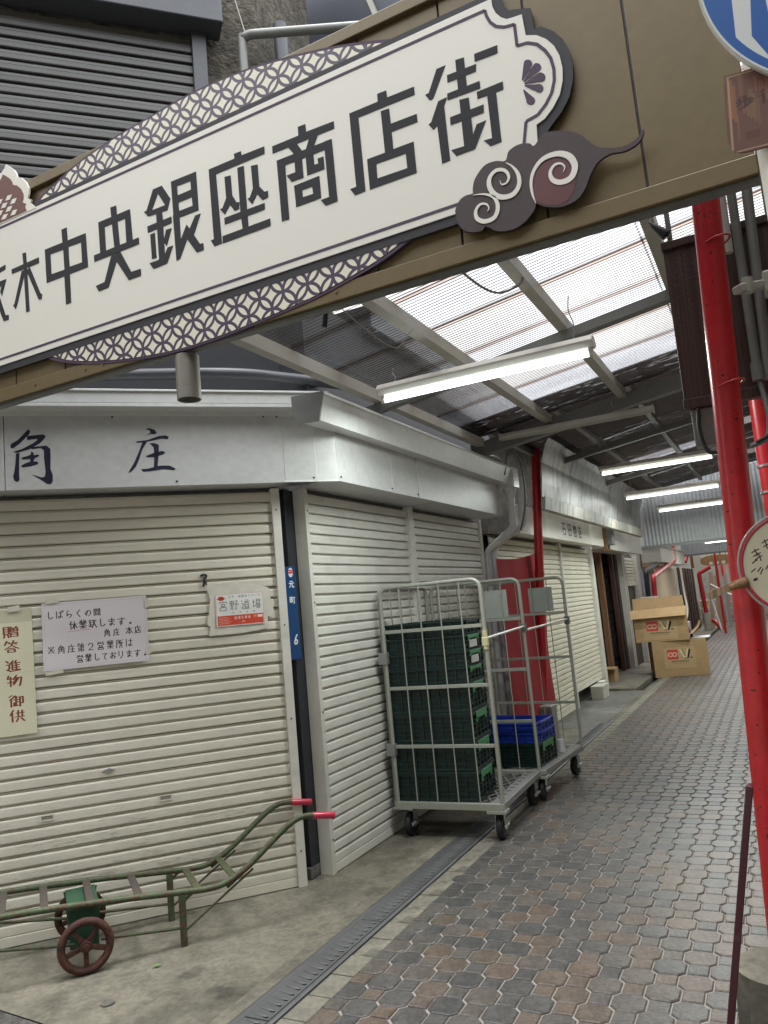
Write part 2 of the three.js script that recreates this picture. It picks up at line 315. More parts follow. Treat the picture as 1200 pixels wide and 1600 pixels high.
const M = {
  concrete: mat([.455, .440, .390], .78, 0, { map: T.concrete, bumpMap: T.concreteBump, bumpScale: .004, roughnessMap: null }),
  darkConcrete: mat([.36, .37, .38], .6, 0, { map: T.concrete, bumpMap: T.concreteBump, bumpScale: .003 }),
  kerb: mat([.62, .61, .56], .8, 0, { map: T.concrete, bumpMap: T.concreteBump, bumpScale: .003 }),
  mortar: mat([.37, .35, .315], .9, 0, { map: T.fine, bumpMap: T.fineBump, bumpScale: .002 }),
  asphalt: mat([1, .95, .85], .9, 0, { map: T.asphalt, bumpMap: T.fineBump, bumpScale: .004 }),
  slat: [[.81, .782, .70], [.795, .768, .685], [.825, .797, .72]].map((c) => mat(c, .5, 0, { map: T.paint })),
  slatCool: [[.82, .82, .79], [.80, .80, .77], [.835, .835, .81]].map((c) => mat(c, .45, 0, { map: T.paint })),
  slatScuffed: [[.80, .772, .69], [.785, .758, .675]].map((c) => mat(c, .55, 0, { map: T.scuff })),
  slatYellow: [[.82, .79, .68], [.80, .77, .66], [.84, .81, .71]].map((c) => mat(c, .42, 0, { map: T.paint })),
  darkSlat: [[.098, .099, .100], [.108, .109, .110], [.090, .091, .092]].map((c) => mat(c, .42, .2, { map: T.paint })),
  darkMetal: mat([.075, .08, .09], .45, .2, { map: T.fine }),
  jamb: mat([.76, .75, .71], .45, .05, { map: T.paint }),
  recessShade: mat([.36, .33, .29], .5, .05, { map: T.paint }),
  fascia: mat([.64, .65, .635], .36, .05, { map: T.fine, bumpMap: T.fineBump, bumpScale: .0004 }),
  gutter: mat([.76, .78, .75], .3, 0, { map: T.fine }),
  whitePlastic: mat([.74, .74, .74], .35, 0, { map: T.fine }),
  dirtyWhite: mat([.55, .54, .50], .5, 0, { map: T.paint }),
  stucco: mat([.20, .185, .16], .95, 0, { map: T.stucco, bumpMap: T.stuccoBump, bumpScale: .006 }),
  darkWood: mat([.055, .042, .038], .6, 0, { map: T.wood, bumpMap: T.fineBump, bumpScale: .001 }),
  brownBoard: mat([.085, .045, .035], .5, 0, { map: T.wood, bumpMap: T.fineBump, bumpScale: .001 }),
  wood: mat([.34, .19, .10], .6, 0, { map: T.wood }),
  paleWood: mat([.55, .42, .28], .65, 0, { map: T.wood }),
  postDark: mat([.026, .028, .038], .5, 0, { map: T.paint }),
  red: mat([1, 1, 1], .32, 0, { map: T.redPaint, clearcoat: .25, clearcoatRoughness: .25 }),
  redCloth: mat([.34, .014, .024], .9, 0, { map: T.fine, sheen: .2 }),
  maroon: mat([.05, .007, .012], .28, 0, { clearcoat: .5 }),
  steelPaint: mat([.47, .455, .41], .5, .1, { map: T.paint }),
  steelDark: mat([.20, .205, .20], .5, .2, { map: T.paint }),
  galv: mat([.72, .70, .68], .45, .3, { map: T.galv, bumpMap: T.fineBump, bumpScale: .0006 }),
  galvLip: mat([.80, .78, .70], .5, .1, { map: T.galv }),
  conduit: mat([.22, .225, .21], .5, .2, { map: T.fine }),
  blackPlastic: mat([.02, .021, .023], .5),
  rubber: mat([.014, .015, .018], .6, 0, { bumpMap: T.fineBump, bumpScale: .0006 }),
  cage: mat([.38, .395, .34], .38, .1, { map: T.fine }),
  cageDeck: mat([.30, .30, .29], .5, .3, { map: T.fine }),
  zinc: mat([.55, .56, .57], .3, .9),
  greenCrate: mat([.0042, .026, .022], .45, 0, { map: T.fine }),
  greenCrateLight: mat([.075, .30, .13], .45, 0, { map: T.fine }),
  blueCrate: mat([.012, .045, .36], .42, 0, { map: T.fine }),
  cartGreen: mat([.55, .55, .55], .6, .1, { map: T.greenPaint, bumpMap: T.fineBump, bumpScale: .0008 }),
  cartPlate: mat([.035, .10, .055], .45, .1, { map: T.fine }),
  rust: mat([.42, .36, .34], .75, .2, { map: T.rust, bumpMap: T.fineBump, bumpScale: .0015 }),
  grip: mat([.48, .03, .07], .3, 0, { clearcoat: .4 }),
  card: mat([.47, .315, .165], .8, 0, { map: T.card }),
  cream: mat([.76, .73, .63], .42, 0, { map: T.fine }),
  beam: mat([.165, .122, .055], .42, .1, { map: T.fine }),
  signWhite: mat([.75, .725, .65], .4),
  signDark: mat([.034, .031, .036], .7),
  signPurple: mat([.066, .040, .075], .7),
  signLetter: mat([.020, .020, .023], .8),
  cloud: mat([.062, .040, .042], .65, 0, { map: T.fine }),
  cloudRed: mat([.135, .048, .05], .4, 0, { map: T.fine }),
  ornBrown: mat([.15, .058, .048], .45),
  navy: mat([.006, .007, .030], .55),
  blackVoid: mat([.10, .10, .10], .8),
  greyPipe: mat([.30, .29, .26], .45, .5, { map: T.paint }),
  bluePlastic: mat([.015, .085, .22], .3, 0, { map: T.fine }),
  teal: mat([.05, .22, .20], .5),
  lampWhite: mat([.66, .66, .63], .4, 0, { map: T.paint }),
  wire: mat([.30, .29, .27], .6),
  gable: mat([.36, .375, .40], .55, .2, { map: T.paint }),
  drain: mat([.17, .178, .188], .48, .4, { map: T.paint }),
  shadeDark: mat([.030, .032, .040], .5, .2, { map: T.paint }),  // near-black colour standing in for shade on the upper walls
  gapShade: mat([.13, .12, .10], .8),
  slatRust: mat([.085, .070, .060], .7, .2, { map: T.fine, bumpMap: T.fineBump, bumpScale: .001 }),
  plateGrey: mat([.40, .43, .40], .45, .1, { map: T.fine }),
  paleCement: mat([.86, .83, .74], .85, 0, { map: T.concrete, bumpMap: T.concreteBump, bumpScale: .003 }),
  leaf: mat([.12, .24, .05], .6),
  asphaltMat: mat([.10, .105, .11], .75, 0, { map: T.fine, bumpMap: T.fineBump, bumpScale: .001 }),
};
const glow = (c, k) => { const m = new THREE.MeshStandardMaterial({ color: 0xffffff, roughness: .4 }); m.emissive.setRGB(...c); m.emissiveIntensity = k; return m; };
M.tube = glow([.92, 1, .97], 2.2);
M.tubeGreen = glow([.94, 1, .90], 2.0);
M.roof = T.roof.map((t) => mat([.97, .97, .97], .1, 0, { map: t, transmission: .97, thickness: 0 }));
M.oct = [[.146, .138, .128], [.126, .123, .118], [.172, .142, .118], [.180, .143, .117], [.158, .142, .126], [.112, .112, .110]].map((c) => mat(c, .38, 0, { map: T.paver, bumpMap: T.fineBump, bumpScale: .0012 }));
// outlines in millimetres on the sign face
const KANJI = {"gai":[[[646,650,677,650,624,555,612,554,598,579,611,580]],[[712,653,741,650,740,532,710,532]],[[679,614,778,611,775,587,678,589]],[[673,552,783,550,783,526,672,530]],[[711,515,742,510,743,382,758,412,789,414,744,335,681,334,666,359,710,356]],[[674,469,787,468,785,442,673,444]],[[776,646,852,643,850,618,775,621]],[[770,518,856,518,855,492,831,492,830,326,794,325,775,351,802,349,802,493,770,494]],[[640,539,671,541,658,515,659,327,631,326,628,459,613,450,599,474,609,478]]],
"ten":[[[317,625,427,624,428,652,462,651,463,625,562,623,562,595,350,597,351,329,311,327,294,355,318,356]],[[435,586,466,584,467,528,562,526,562,498,467,499,467,437,541,436,541,327,368,328,368,437,436,436],[400,409,510,406,510,354,399,357]]],
"sho":[[[-5,624,108,623,109,656,140,655,141,625,254,621,254,594,-5,596]],[[63,594,99,596,118,562,88,554]],[[151,596,186,595,168,562,133,558]],[[10,563,240,560,240,531,11,534]],[[10,563,43,562,43,329,12,331]],[[209,561,240,560,242,330,194,329,177,355,211,355]],[[85,557,115,555,115,461,65,463,47,492,84,492]],[[131,554,162,553,163,492,179,491,178,510,202,509,202,462,131,463]],[[74,444,179,445,179,363,76,363],[105,417,147,416,149,388,106,390]]],
"za":[[[-296,639,-174,639,-175,658,-143,657,-142,640,-39,637,-40,609,-264,609,-257,331,-292,330,-308,358,-293,359]],[[-225,584,-197,580,-196,501,-178,466,-166,464,-169,438,-189,437,-209,467,-235,438,-255,465,-244,466,-224,498]],[[-164,598,-135,596,-134,427,-133,354,-159,355,-164,424]],[[-103,584,-74,579,-74,494,-52,465,-38,464,-38,440,-64,437,-85,467,-110,437,-128,464,-118,465,-101,494]],[[-238,425,-56,423,-57,399,-238,399]],[[-252,357,-37,357,-37,330,-253,330]]],
"gin":[[[-575,655,-529,655,-490,588,-508,545,-607,552,-628,578,-614,578],[-551,630,-518,570,-586,571]],[[-566,556,-536,556,-533,509,-565,509]],[[-614,512,-490,513,-490,487,-613,485]],[[-565,512,-534,512,-533,358,-563,355]],[[-601,474,-578,474,-576,371,-599,372]],[[-519,468,-492,466,-521,403,-536,424]],[[-612,358,-567,358,-534,368,-517,394,-490,394,-525,332,-594,330]],[[-482,655,-357,653,-356,495,-479,496],[-454,626,-386,625,-386,589,-453,588],[-452,558,-384,558,-383,522,-450,523]],[[-482,516,-450,501,-450,406,-418,457,-404,436,-374,479,-347,479,-386,405,-359,360,-344,359,-343,332,-377,331,-419,398,-459,331,-477,329]]],
"o":[[[-806,656,-774,654,-772,616,-764,476,-794,476]],[[-876,614,-701,614,-701,583,-876,583]],[[-876,614,-843,614,-841,479,-873,479]],[[-729,613,-701,614,-694,479,-728,479]],[[-909,480,-662,481,-662,454,-908,452]],[[-813,450,-780,450,-785,420,-836,322,-890,320,-906,347,-856,350]],[[-787,450,-764,453,-710,351,-660,349,-660,322,-725,321,-787,420]]],
"chu":[[[-1196,593,-951,591,-945,441,-1192,441],[-1163,562,-1085,559,-1082,469,-1161,472],[-1054,562,-979,559,-978,471,-1052,473]],[[-1091,651,-1060,651,-1057,591,-1088,590]],[[-1084,446,-1052,445,-1051,315,-1081,315]]],
"ki":[[[-1337,619,-1315,617,-1312,576,-1303,345,-1325,346,-1333,571]],[[-1410,566,-1235,570,-1234,544,-1409,545]],[[-1344,541,-1321,536,-1380,395,-1391,377,-1407,399,-1398,402]],[[-1314,532,-1294,544,-1233,407,-1223,401,-1226,379,-1244,381]]],
"ibara":[[[-1622,582,-1449,600,-1450,578,-1619,558]],[[-1587,624,-1557,624,-1555,532,-1584,534]],[[-1525,621,-1501,623,-1498,562,-1523,560]],[[-1562,534,-1446,532,-1478,462,-1488,484,-1478,508,-1567,506]],[[-1536,515,-1506,513,-1513,448,-1586,353,-1612,375,-1544,457]],[[-1511,508,-1457,366,-1438,364,-1437,342,-1470,343,-1525,464]],[[-1625,503,-1598,508,-1573,474,-1595,468]],[[-1637,397,-1583,443,-1566,429,-1620,377]]]};
const SIGN = {"white":[850,801,851,778,859,752,874,730,891,716,908,713,939,710,943,637,975,623,1002,598,1023,566,1035,529,1039,487,1035,447,1021,406,997,374,970,350,942,340,940,283,930,269],
"line":[826,776,829,755,839,728,855,707,880,693,913,687,913,614,945,610,974,592,995,562,1009,530,1014,493,1011,457,998,420,977,392,950,369,912,362,913,283],
"cloud":[660,152,678,180,701,189,723,188,725,203,736,233,770,264,806,266,837,256,851,282,882,292,915,284,930,271,959,297,989,295,1031,279,1061,260,1084,231,1107,202,1132,188,1166,177,1197,177,1223,189,1235,204,1239,200,1231,181,1211,166,1179,160,1144,166,1115,159,1095,144,1076,117,1062,90,1037,64,1004,56,972,59,935,75,915,90,907,73,882,50,852,36,817,35,783,46,754,69,738,60,702,67,677,85,662,118],
"lobe":[914,97,910,131,913,162,925,190,952,207,990,208,1018,189,1030,159,1039,121,1027,91,1008,69,978,63,944,75],
"sw":[[[914,90,907,126,908,161,921,194,952,219,997,219,1029,197,1040,161,1024,132,991,130,970,148,968,172,983,188,1001,186,1011,171,1004,157],[2,9,11,13,17,20,23,22,22,19,16,12,10,7,5,1]],[[839,248,857,229,872,197,870,162,850,141,818,142,792,161,779,194,784,219,806,234,832,225,843,200,834,184,818,184,814,199],[2,7,14,17,19,19,19,18,16,14,12,11,7,5,1]],[[724,181,762,171,791,149,798,115,784,88,752,85,729,103,728,128,743,143,763,138,770,122,764,113],[2,7,12,16,17,17,16,12,10,7,5,1]]],
"fan":[[918,496,943,523,951,533,952,539,950,547,945,553,938,556,932,556,928,552,924,538,915,498],[921,489,959,501,973,507,977,512,977,519,974,526,969,531,962,534,957,532,946,522,919,492],[922,482,963,471,976,468,982,470,986,476,986,484,982,491,976,497,969,499,958,496,922,485],[921,476,951,447,960,438,967,436,972,438,976,443,976,450,973,457,968,462,957,466,922,479],[915,464,921,428,921,420,926,413,932,409,939,408,945,412,947,419,945,426,940,433,918,465]],
"lattop":[-1265,835,-1122,885,-983,926,-777,959,-582,974,-398,988,-208,985,-31,967,163,930,319,891,465,843,558,806],
"latbot":[-1270,141,-1181,100,-1087,64,-941,28,-767,-2,-600,-20,-441,-27,-259,-20,-86,-6,25,5,132,18,249,41,362,67,461,102,553,146],
"orn":[-1754,1056,-1709,1085,-1645,1089,-1592,1081,-1535,1068,-1489,1048,-1459,1040,-1438,1054,-1427,1072,-1408,1057,-1374,1026,-1360,1003,-1356,985,-1327,971,-1299,942,-1282,907,-1283,880,-1293,862,-1265,846,-1275,835],
"lines":[-1499,794,826,777,-1524,169,718,183,-1532,-29,1502,19,-1282,923,474,925],
"seams":[-1436,53,-1131,27,358,46,667,127,938,59,1226,51,646,863,-1160,913],
"fascia":{"kaku":[[-1378,2668,-1370,2656,-1373,2643,-1393,2621,-1425,2586,-1457,2562,-1468,2567,-1465,2587,-1432,2608,-1400,2643],[-1385,2630,-1306,2638,-1294,2629,-1299,2616,-1323,2590,-1371,2559,-1438,2538,-1456,2543,-1410,2560,-1363,2586,-1335,2607,-1338,2614,-1386,2608],[-1371,2568,-1292,2576,-1273,2558,-1273,2509,-1276,2448,-1265,2412,-1267,2377,-1279,2363,-1295,2367,-1329,2392,-1368,2419,-1321,2401,-1305,2405,-1300,2431,-1306,2510,-1305,2550,-1320,2563,-1364,2557],[-1442,2534,-1425,2538,-1428,2486,-1430,2425,-1429,2391,-1438,2380,-1454,2387,-1459,2409,-1451,2443,-1445,2495],[-1368,2544,-1355,2537,-1357,2524,-1333,2528,-1328,2519,-1353,2506,-1358,2489,-1338,2489,-1335,2475,-1374,2463,-1413,2458,-1419,2468,-1397,2481,-1375,2489,-1373,2504,-1412,2501,-1416,2512,-1388,2520,-1371,2527]],
"sho":[[-779,2665,-753,2670,-727,2661,-715,2643,-724,2634,-746,2636,-772,2627,-750,2643,-753,2657],[-834,2593,-769,2601,-707,2624,-668,2628,-650,2619,-656,2605,-691,2608,-770,2592,-798,2547,-817,2492,-836,2451,-859,2424,-879,2416,-844,2474,-815,2538,-796,2588,-821,2586],[-757,2583,-731,2583,-707,2573,-710,2527,-720,2449,-741,2444,-735,2509,-737,2559],[-782,2509,-747,2523,-694,2538,-673,2531,-686,2517,-739,2502,-774,2502],[-811,2435,-777,2436,-707,2453,-655,2452,-622,2434,-630,2425,-691,2432,-761,2422,-799,2420]]}};
// ---------------------------------------------------------------- frames of the corner shop's two fronts
const hA = R(43.5), PA = V(-2.666, 0, -3.909);
const dirA = V(Math.sin(hA), 0, -Math.cos(hA)), nA = V(Math.cos(hA), 0, Math.sin(hA));
const FA = frame(PA, dirA);                            // left front: along, up, out
const FB = (x, z) => frame(V(x, 0, z), V(0, 0, -1));   // alley front: along the alley, up, out to the alley
const atA = (u, n) => PA.clone().addScaledVector(dirA, u).addScaledVector(nA, n);

// ---------------------------------------------------------------- ground
function sheet(pts, y) { // polygon in x,z lying flat
  const g = new THREE.ShapeGeometry(new THREE.Shape(pts.map(([x, z]) => new THREE.Vector2(x, -z))));
  g.rotateX(-Math.PI / 2); g.translate(0, y, 0); return g;
}
structure('ground', sheet([[-60, 60], [60, 60], [60, -90], [-60, -90]], -.06), M.asphalt);
structure('street', sheet([[-12, 8], [12, 8], [12, -1.0], [-1.83, -1.0], [-1.83, -2.2], [-2.6, -2.26], [-3.2, -2.312], [-12, -2.9]], -.004), M.asphalt);
{ // concrete apron in front of the shops
  const a1 = atA(-6, -.3), a2 = atA(.1, -.3);
  structure('concrete_apron', [sheet([[-2.128, -2.0], [-2.128, -9.0], [-3.2, -9.0], [-3.0, -4.1], [a2.x, a2.z], [a1.x, a1.z], [-7.4, -2.6], [-3.19, -2.312], [-2.86, -2.286], [-2.5, -2.25]], 0),
    bx(-2.135, -2.128, -.05, -.0005, -9, -2)], M.concrete);
  structure('dark_doorstep', sheet([[-2.0, -9.004], [-2.0, -12.2], [-3.2, -12.2], [-3.2, -9.004]], .002), M.darkConcrete);
  structure('pale_doorstep', bx(-3.3, -2.12, -.05, .035, -15.6, -12.25, .01), M.concrete);
  structure('lane_edge', sheet([[-1.955, -9.004], [-1.955, -34], [-3.3, -34], [-3.3, -15.6], [-2.0, -15.6], [-2.0, -9.004]], -.003), M.concrete);
}
{ // repairs and cracks in the apron
  structure('valve_lid', cyl(V(-2.745, -.01, -2.49), V(-2.745, .008, -2.49), .030, .029, 24), M.darkConcrete);
  structure('apron_edge_strip', [sheet([[-2.128, -2.05], [-2.128, -9.0], [-2.205, -9.0], [-2.20, -6], [-2.208, -4.5], [-2.198, -3.6], [-2.206, -2.9], [-2.20, -2.05]], .003)], M.concrete);
  single('green_leaf', [sheet([[-2.80, -2.80], [-2.775, -2.815], [-2.765, -2.835], [-2.79, -2.83]], .012)], M.leaf, 'tiny green leaf lying on the concrete in front of the cart', 'leaf');
}
// ---------------------------------------------------------------- drain channel with slotted steel covers
{
  const d = thing('drain_channel', 'grey slotted steel drain cover running along the concrete apron', 'drain', [-2.04, 0, -5.6]);
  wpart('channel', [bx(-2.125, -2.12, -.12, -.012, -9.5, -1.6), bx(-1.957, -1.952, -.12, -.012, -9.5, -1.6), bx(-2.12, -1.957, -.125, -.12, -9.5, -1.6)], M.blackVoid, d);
  wpart('edge_rail', profile([[0, -.012], [.024, -.012], [.024, .004], [.018, .008], [.006, .008], [0, .004]], 7.9).rotateY(Math.PI / 2).translate(-1.977, 0, -1.6), M.drain, d);
  wpart('edge_flange', bx(-2.127, -2.096, -.012, .003, -9.5, -1.6, .002), M.drain, d);
  const slot = (y) => [[.016, -.008], [.040, -.011], [.043, .000], [.020, .004]].map(([a, b]) => [a, y + b]);
  const N = 21, pitch = .0455, L = N * pitch;
  const holes = Array.from({ length: N }, (_, i) => slot((i + .5) * pitch));
  const cover = plate([[-.055, .002], [.055, .002], [.055, L - .002], [-.055, L - .002]], .004, 0, holes);
  const lips = Array.from({ length: N }, (_, i) => { const g = new THREE.SphereGeometry(1, 10, 5, 0, Math.PI * 2, 0, Math.PI / 2); g.rotateX(Math.PI / 2); g.scale(.040, .0095, .0065); g.rotateZ(-.13); g.translate(-.004, (i + .5) * pitch + .006, .0038); return g; });
  const g = uvBox(flat([cover, ...lips])); g.rotateX(-Math.PI / 2);
  for (let k = 0; k < 8; k++) { const m = shade(new THREE.Mesh(g, M.drain)); m.name = 'slotted_cover'; m.position.set(0, -.002, -1.62 + 5.6 - k * (L + .004)); d.add(m); }
}
// ---------------------------------------------------------------- kerb of pale stones
{
  const k = thing('kerb', 'row of pale concrete kerb stones between the drain and the pavers', 'kerb', [-1.888, 0, -2]);
  const gs = [0, 1, 2].map((i) => { const g = uvBox(flat(bx(-.055, .055, -.05, .002 + i * .001, -.0905, .0905, .004)), i * .7, i * .4); return g; });
  for (let i = 0; i < 72; i++) { const m = shade(new THREE.Mesh(gs[Math.floor(rnd() * 3)], M.kerb)); m.name = 'kerb_stone'; m.position.set((rnd() - .5) * .003, (rnd() - .5) * .002, .6 - i * .1865); k.add(m); }
  for (let i = 0; i < 1; i++) wpart('kerb_bed', bx(-1.95, -1.828, -.06, -.012, -15.4, -1.2), M.mortar, k);
}
// ---------------------------------------------------------------- alley paving of octagons and squares
{
  const p = .1085, X0 = -1.818, X1 = 1.55, Z0 = -1.15, Z1 = -33;
  const pave = structure('paving', sheet([[-1.83, -1.0], [X1 + .1, -1.0], [X1 + .1, Z1], [-1.83, Z1]], -.0065), M.mortar);
  const cut = (poly, inset, h) => { // prism with a chamfered top
    const n = poly.length, pos = []; const c = [0, 0];
    const ring = (k, y) => poly.map(([x, z]) => { const r = Math.hypot(x, z); return [x * (1 - k / r), y, z * (1 - k / r)]; });
    const A = ring(0, -.03), B = ring(0, h - .004), C = ring(inset, h);
    const quad = (a, b, c2, d2) => pos.push(...a, ...b, ...c2, ...a, ...c2, ...d2);
    for (let i = 0; i < n; i++) { const j = (i + 1) % n; quad(A[i], A[j], B[j], B[i]); quad(B[i], B[j], C[j], C[i]); }
    for (let i = 1; i < n - 1; i++) pos.push(...C[0], ...C[i], ...C[i + 1]);
    const g = new THREE.BufferGeometry(); g.setAttribute('position', new THREE.Float32BufferAttribute(pos, 3)); g.computeVertexNormals(); return g;
  };
  const w = .0625, f = .0375, s = .0395; // octagon half width, half flat, square half width
  const oct = [[w, f], [f, w], [-f, w], [-w, f], [-w, -f], [-f, -w], [f, -w], [w, -f]], sq = [[s, s], [-s, s], [-s, -s], [s, -s]];
  const gO = [0, 1, 2, 3].map((i) => uvBox(cut(oct, .005, .0 + i * .0006), i * .31, i * .17));
  const gS = [0, 1, 2].map((i) => uvBox(cut(sq, .005, .0 + i * .0006), i * .23, i * .41));
  const cells = [];
  const patch = fbm(4, 401, 3);
  for (let j = 0; ; j++) {
    const z = Z0 - j * p; if (z < Z1) break;
    for (let i = 0; ; i++) {
      const x = X0 + .02 + i * p; if (x > X1) break;
      const isO = (i + j) % 2 === 0;
      const t = patch((x + 3) / 7 % 1, (-z) / 9 % 1) + (rnd() - .5) * .8;
      const c = t > .62 ? (rnd() < .5 ? 2 : 3) : t > .5 ? 4 : t < .2 ? 5 : rnd() < .5 ? 0 : 1;
      const th = Math.atan2(-x, -z) * 57.3, d = Math.hypot(x, z);            // bearing left of the alley
      const seen = th > -1 && d > 2.55 && x < -.12;
      cells.push({ x, z, isO, c, d: seen ? d : 1e3 + d });
    }
  }
  for (const kind of [true, false]) {
    const list = cells.filter((c) => c.isO === kind).sort((a, b) => a.d - b.d);
    const near = list.slice(0, 300), rest = list.slice(300);
    for (const c of near) {
      const gs = kind ? gO : gS, m = shade(new THREE.Mesh(gs[Math.floor(rnd() * gs.length)], M.oct[c.c]));
      m.name = kind ? 'octagon_paver' : 'square_paver';
      m.position.set(c.x - pave.position.x, (rnd() - .5) * .002 - pave.position.y, c.z - pave.position.z);
      m.rotation.set((rnd() - .5) * .012, (rnd() - .5) * .02, (rnd() - .5) * .012); pave.add(m);
    }
    const q = new THREE.MeshPhysicalMaterial({ roughness: .38, map: T.paver, bumpMap: T.fineBump, bumpScale: .0012 });
    const im = shade(new THREE.InstancedMesh(kind ? gO[0] : gS[0], q, rest.length));
    im.name = kind ? 'octagon_pavers' : 'square_pavers'; im.userData.kind = 'stuff';
    const m4 = new THREE.Matrix4(), e = new THREE.Euler(), qn = new THREE.Quaternion(), one = V(1, 1, 1);
    rest.forEach((c, i) => { e.set((rnd() - .5) * .014, (rnd() - .5) * .02, (rnd() - .5) * .014); m4.compose(V(c.x, (rnd() - .5) * .002, c.z), qn.setFromEuler(e), one); im.setMatrixAt(i, m4); const k = .92 + rnd() * .16; im.setColorAt(i, M.oct[c.c].color.clone().multiplyScalar(k)); });
    im.position.set(-pave.position.x, -pave.position.y, -pave.position.z);
    pave.add(im);
  }
}
// ---------------------------------------------------------------- roller shutters: slats of a pressed profile, each a piece
const slatProfile = (h) => [[-.014, 0], [.001, .0005], [.006, h * .035], [.0082, h * .09], [.0088, h * .45], [.0076, h * .465], [.0076, h * .485], [.0088, h * .50], [.0084, h * .69], [.0062, h * .765], [-.003, h * .795], [-.0115, h * .805], [-.012, h * .955], [-.014, h * .962]];
function shutter(parent, m4, u0, u1, y0, y1, pitch, mats, scuffed = false) { // parent part = backing sheet and bottom rail
  const L = u1 - u0;
  const P = V().setFromMatrixPosition(m4), q = new THREE.Quaternion().setFromRotationMatrix(m4);
  const base = part('roller_shutter', bx(0, L, y0, y0 + .05, -.034, .010, .003), mats[0], parent);
  base.quaternion.copy(q); base.position.copy(V(u0, 0, 0).applyMatrix4(m4)).sub(parent.position);
  part('gap_backing', bx(0, L, y0 + .05, y1, -.022, -.019), M.gapShade, base);  // dark sheet behind the slats paints shade into their gaps
  const gs = [0, 1, 2, 3, 4].map((i) => { const g = profile(slatProfile(pitch), L); return uvBox(g, i * .73 + rnd(), i * .31 + rnd()); });
  let i = 0;
  for (let y = y0 + .052; y + pitch <= y1 + .001; y += pitch, i++) {
    const use = scuffed && y > .24 && y < .56 ? M.slatScuffed : mats;
    const m = shade(new THREE.Mesh(gs[Math.floor(rnd() * 5)], use[Math.floor(rnd() * use.length)]));
    m.rotation.set((rnd() - .5) * .014, 0, (rnd() - .5) * .0008);
    m.name = 'slat'; m.position.set((rnd() - .5) * .002, y, (rnd() - .5) * .0012); base.add(m);
  }
  return base;
}
